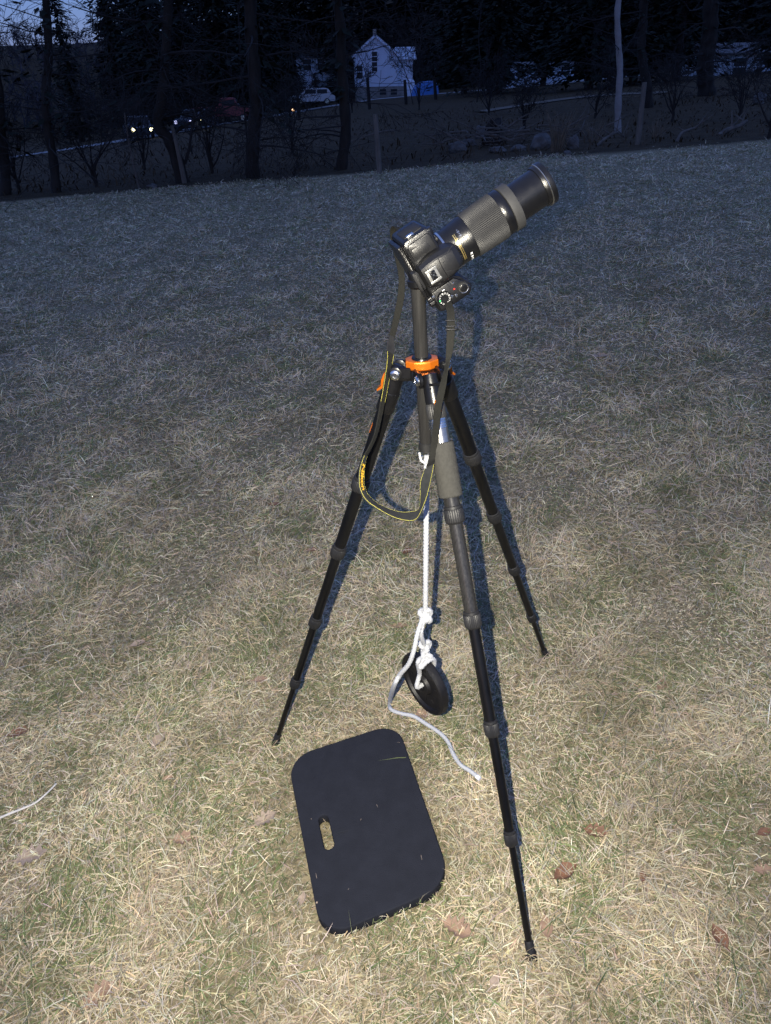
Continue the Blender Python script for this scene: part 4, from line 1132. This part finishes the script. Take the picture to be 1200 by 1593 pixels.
# far wood: one dark mass behind the houses, and the bare ridge at the left
def far_wood():
    global RMIN
    rnd = random.Random(77); mb = MB()
    for k in range(120):
        px = 175 + (k+rnd.random())*9.8; Y = rnd.choice((118, 128, 140, 155)) + rnd.uniform(-4, 4); p = atY(px, 130, Y); z = ground_z(p.x, p.y)
        t = MB(); H_ = rnd.uniform(15, 20); conifer_crown(t, .3, H_, rnd.uniform(2.8, 4.0), rnd, .75, 1.5)
        t.tube([Vector((0, 0, 0)), Vector((0, 0, H_))], [.25, .03], 5)
        b = len(mb.v); mb.v += [q+Vector((p.x, p.y, z)) for q in t.v]; mb.f += [tuple(i+b for i in f) for f in t.f]
    o = mb.build('far_wood', M['wood_far'], None, True); tag(o, 'black conifer wood rising behind the houses', 'wood', kind='stuff')
    mb = MB(); RMIN = .035
    for k in range(330):
        px = rnd.uniform(-420, 240); Y = rnd.uniform(118, 225); p = atY(px, 150, Y); z = ground_z(p.x, p.y)
        H_ = rnd.uniform(3.0, 5.5)
        t = MB(); limb(t, Vector((0, 0, 0)), Vector((0, 0, 1)), H_*.8, .20, 3, rnd, 3, -.03, (3, 5), .9)
        b = len(mb.v); mb.v += [q+Vector((p.x, p.y, z)) for q in t.v]; mb.f += [tuple(i+b for i in f) for f in t.f]
    o = mb.build('ridge_wood', M['ridge'], None, True); tag(o, 'grey leafless wood along the ridge at upper left', 'wood', kind='stuff'); RMIN = .0035
far_wood()

# ------------------------------------------------------------------ brush, stones and logs on the verge
def brush():
    rnd = random.Random(5); mb = MB(); st = MB()
    for k in range(9000):
        y = 13.3 + rnd.random()**1.6*26; x = rnd.uniform(-.62*y-3, .62*y+3); 
        if y < 13.9-.07*x: continue
        z = ground_z(x, y); h = rnd.uniform(.04, .15)*(1+.4*math.sin(x*.7)+.01*y); a = rnd.uniform(0, 6.28); l = rnd.uniform(.3, 2.0)
        p = Vector((x, y, z)); d = Vector((math.cos(a)*l, math.sin(a)*l, 1)).normalized(); s_ = Vector((-math.sin(a), math.cos(a), 0))*rnd.uniform(.004, .010)*(1+.05*y)
        b = len(mb.v); m_ = p+d*h*.6; t = m_+(d+Vector((math.cos(a), math.sin(a), -.3))*.5)*h*.4
        mb.v += [p-s_, p+s_, m_+s_*.8, m_-s_*.8, t]; mb.f += [(b, b+1, b+2, b+3), (b+3, b+2, b+4)]
    o = mb.build('brush', M['brush'], None, True); tag(o, 'low dark weeds and brush covering the rough verge', 'brush', kind='stuff')
brush()
def stone(px, py, w_, h_, label, m='stone', seed=0):
    b = gp(px, py); s_ = (b-CAM).dot(FW)/F; bm = bmesh.new(); bmesh.ops.create_icosphere(bm, subdivisions=3, radius=1)
    for v in bm.verts:
        k = 1+.35*noise.noise(v.co*1.3+Vector((seed*3.1, 0, 0)))+.12*noise.noise(v.co*4+Vector((seed, 5, 0)))
        v.co = Vector((v.co.x*w_/2*s_*k, v.co.y*w_/2.4*s_*k, v.co.z*h_/2*s_*k+h_*s_*.3))
    me = bpy.data.meshes.new('stone'); bm.to_mesh(me); bm.free(); me.materials.append(M[m])
    o = bpy.data.objects.new('stone', me); col.objects.link(o); o.location = b; tag(o, label, 'stone', 'stones of the verge pile'); return o
for i, (px, py, w_, h_, lb) in enumerate([
    (712, 236, 30, 18, 'flat dark stone at the left end of the verge pile'), (730, 228, 22, 14, 'small stone second from the left of the verge pile'),
    (748, 216, 20, 24, 'upright pale stone left of the dark stump'), (775, 238, 26, 12, 'low flat stone below the dark stump'),
    (806, 236, 24, 12, 'flat stone in the middle of the verge pile'), (842, 232, 34, 26, 'big rounded stone left of the tall dry stalks'),
    (891, 232, 18, 24, 'pale upright stone right of the tall dry stalks'), (882, 242, 12, 9, 'smallest pale stone, lowest of the verge pile'),
    (1180, 163, 18, 22, 'pale upright stone near the right edge'), (237, 293, 16, 8, 'flat stone on the left lawn edge')]): stone(px, py, w_, h_, lb, seed=i+1)
def stump():
    b = gp(768, 225); rnd = random.Random(9); mb = MB(); rings = []
    for z, r in ((-.1, .24), (.05, .2), (.2, .16), (.36, .15), (.42, .12)):
        rings.append([b+Vector((math.cos(a)*r*(1+.18*math.sin(3*a)+.1*math.sin(7*a)), math.sin(a)*r*(1+.15*math.sin(2*a)), z+.05*math.sin(2*a)*z*3)) for a in [2*PI*k/20 for k in range(20)]])
    mb.ring_loft(rings); o = mb.build('stump', M['bark']); tag(o, 'dark tree stump among the stones of the verge pile', 'stump')
stump()
def brush_pile():
    rnd = random.Random(19); mb = MB(); c = gp(790, 228)
    for k in range(60):
        p = c+Vector((rnd.gauss(.3, .85), rnd.gauss(.25, .3), rnd.uniform(.0, .32))); a = rnd.uniform(0, 6.28)
        limb(mb, p, Vector((math.cos(a), math.sin(a)*.5, rnd.uniform(-.1, .5))), rnd.uniform(.4, 1.1), rnd.uniform(.008, .028), 1, rnd, 5, .03, (1, 3))
    o = mb.build('brush_pile', M['dead_wood']); tag(o, 'low tangle of dead sticks heaped among the verge stones', 'brush pile', kind='stuff')
brush_pile()
def fallen(pts, r, label, m='dead_wood', seed=1):
    rnd = random.Random(seed); b = gp(*pts[0]); W = [atY(x, y, b.y+.15*i) for i, (x, y) in enumerate(pts)]
    mb = MB(); mb.tube(sm(W, 5), [r*(1-.5*i/(5*(len(W)-1))) for i in range(5*(len(W)-1)+1)], 7)
    for k in range(4): limb(mb, W[1].lerp(W[-1], rnd.random()), Vector((rnd.uniform(-1, 1), .2, .7)), rnd.uniform(.2, .5), r*.4, 0, rnd, 4)
    o = mb.build('fallen_branch', M[m]); tag(o, label, 'branch', 'branches lying along the verge')
fallen([(928, 228), (940, 217), (955, 208), (962, 206)], .03, 'pale fallen branch at the foot of the pale-barked tree', seed=1)
fallen([(1053, 222), (1060, 208), (1072, 202), (1084, 198)], .03, 'pale bent branch on the verge right of the leaning post', seed=2)
fallen([(1118, 212), (1130, 203), (1150, 196), (1162, 188)], .05, 'thick pale fallen branch near the right edge', seed=3)
fallen([(985, 214), (975, 216), (968, 212)], .025, 'short pale branch left of the leaning post', seed=4)
fallen([(700, 240), (760, 243), (820, 244)], .05, 'dark log lying in front of the verge stones', 'bark', seed=5)
def clump(px, py, hpx, n, spread, label, seed):
    rnd = random.Random(seed); b = gp(px, py); s_ = (b-CAM).dot(FW)/F; mb = MB()
    for k in range(n):
        a = rnd.uniform(0, 6.28); l = abs(rnd.gauss(0, spread)); h = hpx*s_*rnd.uniform(.5, 1.05); q = b+Vector((math.cos(a)*.12*rnd.random(), math.sin(a)*.12*rnd.random(), -.02)); d = Vector((math.cos(a)*l, math.sin(a)*l, 1)).normalized()
        mb.tube([q, q+d*h*.5, q+d*h+Vector((math.cos(a), math.sin(a), -.2))*h*.12], [.006, .005, .002], 4, False)
    o = mb.build('dry_grass_clump', M['straw_tall']); tag(o, label, 'grass clump', 'tall dry grass clumps')
clump(866, 236, 62, 60, .22, 'tall dry pale stalks rising from the verge stones', 3)
clump(922, 222, 34, 26, .3, 'short dry stalks left of the pale-barked tree', 4)
clump(1020, 215, 30, 26, .3, 'short dry stalks right of the leaning post', 5)
clump(1165, 118, 26, 40, .35, 'dry reeds in front of the right-hand pale house', 6)

# ------------------------------------------------------------------ fences
def post(mb, x, y0, y1, wpx, Y=None):
    b = gp(x[0], y0) if Y is None else atY(x[0], y0, Y); t = atY(x[1], y1, b.y); r = wpx/2/F*(b-CAM).dot(FW)
    d = (t-b); u, v, dn = frame(d); mb.tube([b-dn*.15, b.lerp(t, .3), b.lerp(t, .7), t], [r, r*1.04, r*.95, r*.88], 8); return b, t
for (x, y0, y1, wd, lb) in (((591, 584), 271, 178, 8, 'weathered fence post on the lawn edge below the white house'), ((992, 1003), 226, 128, 8, 'leaning weathered fence post right of the pale-barked tree')):
    mb = MB(); post(mb, x, y0, y1, wd); o = mb.build('fence_post', M['post']); tag(o, lb, 'post', 'posts on the lawn edge')
fb = gp(631, 158); fence = empty('wire_fence', fb); tag(fence, 'dark wire fence with rough posts before the white house', 'fence')
tops = []
for (x, y0, y1, wd) in (((466, 463), 186, 148, 5), ((575, 572), 167, 122, 5), ((632, 630), 160, 124, 5), ((678, 676), 154, 122, 5), ((760, 759), 146, 116, 5)):
    mb = MB(); b, t = post(mb, x, y0, y1, wd); mb.build('post', M['bark'], fence); tops.append((b, t))
for f in (.55, .85):
    mb = MB()
    for (b, t), (b2, t2) in zip(tops, tops[1:]):
        mb = MB(); a = b.lerp(t, f); c = b2.lerp(t2, f); mb.tube([a, a.lerp(c, .5)-Vector((0, 0, .04)), c], .012, 5); mb.build('wire', M['bark'], fence)

# ------------------------------------------------------------------ houses
def wall_box(mb, x0, x1, y0, y1, z0, z1):
    mb.box(Vector(((x0+x1)/2, (y0+y1)/2, (z0+z1)/2)), (Vector((1, 0, 0)), Vector((0, 1, 0)), Vector((0, 0, 1))), ((x1-x0)/2, (y1-y0)/2, (z1-z0)/2))
def gable(root, x0, x1, y0, y1, zb, ze, zr, m, name='wall'):
    """gable end towards the viewer"""
    xm = (x0+x1)/2; mb = MB()
    o = [(x0, zb), (x1, zb), (x1, ze), (xm, zr), (x0, ze)]
    b = len(mb.v); mb.v += [Vector((x, y0, z)) for x, z in o]+[Vector((x, y1, z)) for x, z in o]
    mb.f += [(0, 1, 2, 3, 4), (9, 8, 7, 6, 5)]+[(i, i+5, (i+1) % 5+5, (i+1) % 5) for i in range(5)]
    wl = mb.build(name, m, root, False)
    # clapboards
    nb = int((ze-zb)/.22); cb = MB()
    for k in range(nb): wall_box(cb, x0+.02, x1-.02, y0-.035, y0+.01, zb+.02+k*.22, zb+.205+k*.22)
    k = 0
    while ze+.02+k*.22 < zr-.3:
        f = (zr-(ze+.02+k*.22)-.22)/(zr-ze); wall_box(cb, xm-(xm-x0)*f, xm+(x1-xm)*f, y0-.035, y0+.01, ze+.02+k*.22, ze+.205+k*.22); k += 1
    c_ = cb.build('clapboards', m, wl, False); c_['kind'] = 'stuff'
    for sg in (-1, 1):
        mb = MB(); e = Vector(((x1-x0)/2*sg, 0, ze-zr)); L = e.length; e.normalize(); nrm = Vector((-e.z*sg, 0, e.x*sg)); 
        if nrm.z < 0: nrm = -nrm
        mb.box(Vector((xm, (y0+y1)/2, zr))+e*(L/2+.12)+nrm*.09, (e, Vector((0, 1, 0)), nrm), (L/2+.25, (y1-y0)/2+.3, .07)); rf = mb.build('roof', M['roof'], root, False)
        mb = MB(); mb.box(Vector((xm, y0-.31, zr))+e*(L/2+.12)-nrm*.02, (e, Vector((0, 1, 0)), nrm), (L/2+.2, .03, .11)); mb.build('bargeboard', m, rf, False)
    return wl
def window(root, x, z, wd, ht, y, m='house_white', frame_=True):
    mb = MB(); wall_box(mb, x-wd/2, x+wd/2, y-.06, y-.02, z-ht/2, z+ht/2); p_ = mb.build('window', M['window_dark'], root, False)
    if frame_:
        mb = MB(); t = .07
        wall_box(mb, x-wd/2-t, x-wd/2, y-.09, y-.01, z-ht/2-t, z+ht/2+t); wall_box(mb, x+wd/2, x+wd/2+t, y-.09, y-.01, z-ht/2-t, z+ht/2+t)
        wall_box(mb, x-wd/2+.001, x+wd/2-.001, y-.088, y-.01, z+ht/2, z+ht/2+t); wall_box(mb, x-wd/2+.001, x+wd/2-.001, y-.10, y-.01, z-ht/2-t, z-ht/2); wall_box(mb, x-wd/2+.001, x+wd/2-.001, y-.085, y-.03, z-.03, z+.03)
        mb.build('frame', M[m], p_, False)
def house_main():
    Y = 100; q = lambda px, py: atY(px, py, Y)
    b = q(590, 152); root = empty('white_house', b); tag(root, 'white clapboard house with steep front gable behind the meadow', 'house')
    x0 = q(551, 100).x; x1 = q(619, 100).x; zf = q(585, 152).z; zb = q(585, 135).z; ze = q(552, 86).z; zr = q(585, 55).z; xr = q(643, 100).x
    mb = MB(); wall_box(mb, x0+.05, xr-.05, Y+.05, Y+8, zf-1.0, zb); fo = mb.build('foundation', M['foundation'], root, False)
    gable(root, x0, x1, Y, Y+8, zb, ze, zr, M['house_white'])
    # side wing to the right, ridge along the facade
    zr2 = q(630, 73).z; ze2 = q(630, 92).z; y0 = Y+.8; y1 = Y+7
    mb = MB(); ym = (y0+y1)/2
    pts = [(y0, zb), (y1, zb), (y1, ze2), (ym, zr2), (y0, ze2)]
    mb.v = [Vector((x1-.3, y, z)) for y, z in pts]+[Vector((xr, y, z)) for y, z in pts]; mb.f = [(0, 1, 2, 3, 4), (9, 8, 7, 6, 5)]+[(i, i+5, (i+1) % 5+5, (i+1) % 5) for i in range(5)]
    mb.build('wing', M['house_white'], root, False)
    mb = MB()
    for s0, s1, za, zb_ in ((y0-.3, ym, ze2-.12, zr2), (y1+.3, ym, ze2-.12, zr2)):
        d = Vector((0, s1-s0, zb_-za)); L = d.length; d.normalize(); n_ = Vector((1, 0, 0)).cross(d); n_ = n_ if n_.z > 0 else -n_
        mb = MB(); mb.box(Vector(((x1+xr)/2+.1, (s0+s1)/2, (za+zb_)/2))+n_*.09, (Vector((1, 0, 0)), d, n_), ((xr-x1)/2+.3, L/2, .06)); mb.build('roof', M['house_pale'], root, False)
    for (px, py) in ((583, 88), (583, 104)): window(root, q(px, py).x, q(px, py).z, .62, .95, Y-.035)
    window(root, q(560, 112).x, q(560, 112).z, .7, 1.2, Y-.035)
    for (px, py) in ((596, 143), (613, 143)): window(root, q(px, py).x, q(px, py).z, .75, .6, Y+.05, 'foundation')
    mb = MB(); c = q(583, 50); wall_box(mb, c.x-.2, c.x+.2, Y+2, Y+2.4, zr-1, zr+.7); mb.build('chimney', M['foundation'], root, False)
    # white tank at the right corner
    t = atY(638, 140, 96); mb = MB(); mb.lathe(t-Vector((0, 0, .9)), t+Vector((0, 0, 2)), [(0, .45), (.1, .55), (1.7, .55), (1.9, .4), (1.95, .1)], 18); o = mb.build('water_tank', M['house_white']); tag(o, 'white upright tank at the right corner of the white house', 'tank')
house_main()
def pale_house(px0, px1, pyb, pye, pyr, Y, label, wins, m='house_pale', deep=7):
    q = lambda px, py: atY(px, py, Y); root = empty('pale_house', q((px0+px1)/2, pyb)); tag(root, label, 'house')
    x0, x1 = q(px0, pyb).x, q(px1, pyb).x; zb = min(q(px0, pyb).z, ground_z(x0, Y)); ze = q((px0+px1)/2, pye).z; zr = q((px0+px1)/2, pyr).z
    mb = MB(); wall_box(mb, x0, x1, Y, Y+deep, zb-.5, ze); mb.build('wall', M[m], root, False)
    ym = Y+deep/2
    for s0, s1 in ((Y-.4, ym), (Y+deep+.4, ym)):
        d = Vector((0, s1-s0, zr-ze)); L = d.length; d.normalize(); n_ = Vector((1, 0, 0)).cross(d); n_ = n_ if n_.z > 0 else -n_
        mb = MB(); mb.box(Vector(((x0+x1)/2, (s0+s1)/2, (ze+zr)/2))+n_*.07, (Vector((1, 0, 0)), d, n_), ((x1-x0)/2+.4, L/2+.02, .06)); mb.build('roof', M['roof'], root, False)
    for sg, xx in ((-1, x0), (1, x1)):
        mb = MB(); mb.v = [Vector((xx-sg*.05, Y, ze-.01)), Vector((xx-sg*.05, Y+deep, ze-.01)), Vector((xx-sg*.05, ym, zr))]; mb.v += [p-Vector((sg*.1, 0, 0)) for p in mb.v]; mb.f = [(0, 1, 2), (5, 4, 3), (0, 3, 4, 1), (1, 4, 5, 2), (2, 5, 3, 0)]; mb.build('gable', M[m], root, False)
    for (px, py, wd, ht) in wins: window(root, q(px, py).x, q(px, py).z, wd, ht, Y, 'house_white')
pale_house(462, 520, 118, 90, 78, 118, 'distant pale house half hidden left of the white house', [(478, 101, 1.1, 1.3), (500, 99, 1.0, 1.2)])
pale_house(1112, 1262, 120, 84, 66, 62, 'pale blue-white house behind trees at the right edge', [(1150, 104, .9, 1.1), (1215, 100, .9, 1.1)])
pale_house(796, 892, 128, 103, 97, 96, 'long low white building under the dark evergreens', [(812, 114, 1.0, .8), (846, 113, 1.0, .8), (880, 110, 1.0, .8)], deep=5)

# ------------------------------------------------------------------ vehicles
def vehicle(name, loc, rz, L, W_, H_, paint, label, lamps=None, kind='car', cat='car'):
    root = empty(name, loc); root.rotation_euler = (0, 0, rz); ORG[root.name] = Vector((0, 0, 0)); tag(root, label, cat, 'vehicles on the road')
    h = H_
    if kind == 'car': low = [(-.5, .22), (-.5, .50), (-.46, .58), (-.22, .62), (.28, .60), (.42, .58), (.5, .50), (.5, .22)]; cab = [(-.44, .58), (-.36, .90), (-.30, .97), (.06, 1.0), (.14, .95), (.29, .60)]
    else: low = [(-.5, .25), (-.5, .60), (-.46, .63), (.24, .63), (.46, .60), (.5, .52), (.5, .25)]; cab = [(-.08, .62), (-.04, .95), (.0, 1.0), (.16, 1.0), (.20, .96), (.27, .62)]
    def prism(pr, wy, inset=0.0):
        mb = MB(); r = []
        for y, k in ((-wy, .94), (-wy*.94, 1), (wy*.94, 1), (wy, .94)):
            r.append([Vector((x*L*(1 if k == 1 else .99), y, h*(.55+(z-.55)*k))) for x, z in pr])
        mb.ring_loft(r); return mb
    bd = prism(low, W_/2).build('body', paint, root, True, 30)
    cb = prism(cab, W_/2*.86).build('cabin', paint, root, True, 30)
    xs = [c[0] for c in cab]; x0, x1 = min(xs), max(xs)
    for sg in (-1, 1):
        for a, b in ((.16, .47), (.51, .84)) if kind == 'car' else ((.2, .8),):
            mb = MB(); xa, xb = (x0+(x1-x0)*a)*L, (x0+(x1-x0)*b)*L
            mb.box(Vector(((xa+xb)/2, sg*W_/2*.865, h*.79)), (Vector((1, 0, 0)), Vector((0, 1, 0)), Vector((0, 0, 1))), ((xb-xa)/2, .012, h*.115), .008); mb.build('window', M['window_dark'], cb, False)
    for (xa, za, xb, zb) in ((cab[-1][0], cab[-1][1], cab[-2][0], cab[-2][1]), (cab[0][0], cab[0][1], cab[1][0], cab[1][1])):
        a = Vector((xa*L, 0, za*h)); b = Vector((xb*L, 0, zb*h)); d = (b-a); e = d.normalized(); n_ = Vector((0, 1, 0)).cross(e)
        if n_.x*(1 if xa > 0 else -1) < 0: n_ = -n_
        mb = MB(); mb.box((a+b)/2+n_*.012, (Vector((0, 1, 0)), e, n_), (W_/2*.74, d.length/2*.82, .01), .006); mb.build('windscreen', M['window_dark'], cb, False)
    for sx in (-.31, .31):
        for sg in (-1, 1):
            c = Vector((sx*L, sg*(W_/2-.09), .32)); mb = MB(); mb.lathe(c-Vector((0, .1*sg, 0)), c+Vector((0, .2*sg, 0)), [(0, .26), (.02, .32), (.17, .32), (.2, .28), (.2, .2)], 20); wh = mb.build('wheel', M['tyre'], root)
            mb = MB(); mb.lathe(c+Vector((0, .09*sg, 0)), c+Vector((0, .3*sg, 0)), [(0, .19), (.02, .19), (.025, .12), (.018, .05)], 16); mb.build('rim', M['silver'], wh)
    for sg in (-1, 1):
        mb = MB(); c = Vector((L/2-.03, sg*W_*.36, h*.44)); mb.lathe(c, c+Vector((1, 0, 0)), [(0, .13), (.035, .13), (.05, .09)], 16); mb.build('headlight', M[lamps] if lamps else M['window_dark'], bd)
    return root
def face_cam(p): d = CAM-p; return math.atan2(d.y, d.x)
def gpoint(px, py, Y): p = atY(px, py, Y); p.z = ground_z(p.x, p.y)+.25*noise.noise(Vector((p.x*.06, p.y*.06, 3)))+.05; return p
def veh_at(px, py_lamp, Y, H_): p = atY(px, py_lamp, Y); p.z -= H_*.44; return p
p = veh_at(215.5, 199.5, 62, 1.5); vehicle('car', p, face_cam(p)+.12, 4.3, 1.78, 1.5, M['car_dark'], 'dark car with two bright headlights, left of the crooked tree', 'headlamp')
p = veh_at(306, 188, 66, 1.5); vehicle('car', p, face_cam(p)-.5, 4.3, 1.78, 1.5, M['car_dark'], 'dark car with faint headlights left of the red vehicle', 'headlamp_dim')
p = gpoint(350, 182, 72); p.z = atY(350, 190, 72).z; vehicle('pickup_truck', p, PI*.03, 5.2, 1.9, 1.85, M['car_red'], 'dark red pickup truck parked under the evergreens', None, 'truck', 'truck')
p = gpoint(487, 160, 82); p.z = atY(487, 164, 82).z; vehicle('car', p, PI+.15, 4.3, 1.75, 1.5, M['car_white'], 'white parked car left of the white house')
# small lamps on stakes
def yard_lamp(px, py, Y, m, label, r=.09):
    c = atY(px, py, Y); g = ground_z(c.x, c.y); root = empty('yard_lamp', (c.x, c.y, g)); tag(root, label, 'lamp', 'small lit yard lamps')
    mb = MB(); mb.tube([Vector((c.x, c.y, min(g, c.z-.4)-.1)), c-Vector((0, 0, r))], .03, 8); mb.build('stake', M['bark'], root)
    mb = MB(); mb.lathe(c-Vector((0, 0, r)), c+Vector((0, 0, 1)), [(0, r*.5), (r*.4, r), (r*1.5, r), (r*2, r*.3)], 14); mb.build('bulb', M[m], root)
yard_lamp(456, 171, 74, 'lamp_orange', 'small orange lamp beside the road left of the white car')
yard_lamp(243, 190.5, 66, 'headlamp_dim', 'faint small lamp right of the bright headlights')
yard_lamp(311, 185.5, 64, 'headlamp', 'small yellow lamp beside the dark car with faint headlights')
# blue tarp over a low pile
def tarp():
    b = gp(660, 150); b = atY(660, 151, 90); s_ = (b-CAM).dot(FW)/F; mb = MB(); rings = []
    for j, (z, k) in enumerate(((-.3, 1.06), (0, 1.05), (8, .98), (14, .86), (19, .62), (21, .3), (21.5, .02))):
        ring = []
        for i in range(28):
            a = 2*PI*i/28; cx = math.copysign(abs(math.cos(a))**.6, math.cos(a)); sy = math.copysign(abs(math.sin(a))**.6, math.sin(a))
            ring.append(b+Vector((cx*21*k*s_+z*.25*s_, sy*12*k*s_, (z+(1.4*math.sin(a*3)+1.0*math.sin(a*7)) * (k if z > 0 else 0))*s_)))
        rings.append(ring)
    mb.ring_loft(rings); o = mb.build('tarp', M['tarp']); tag(o, 'bright blue tarp over a pile right of the white house', 'tarp')
tarp()
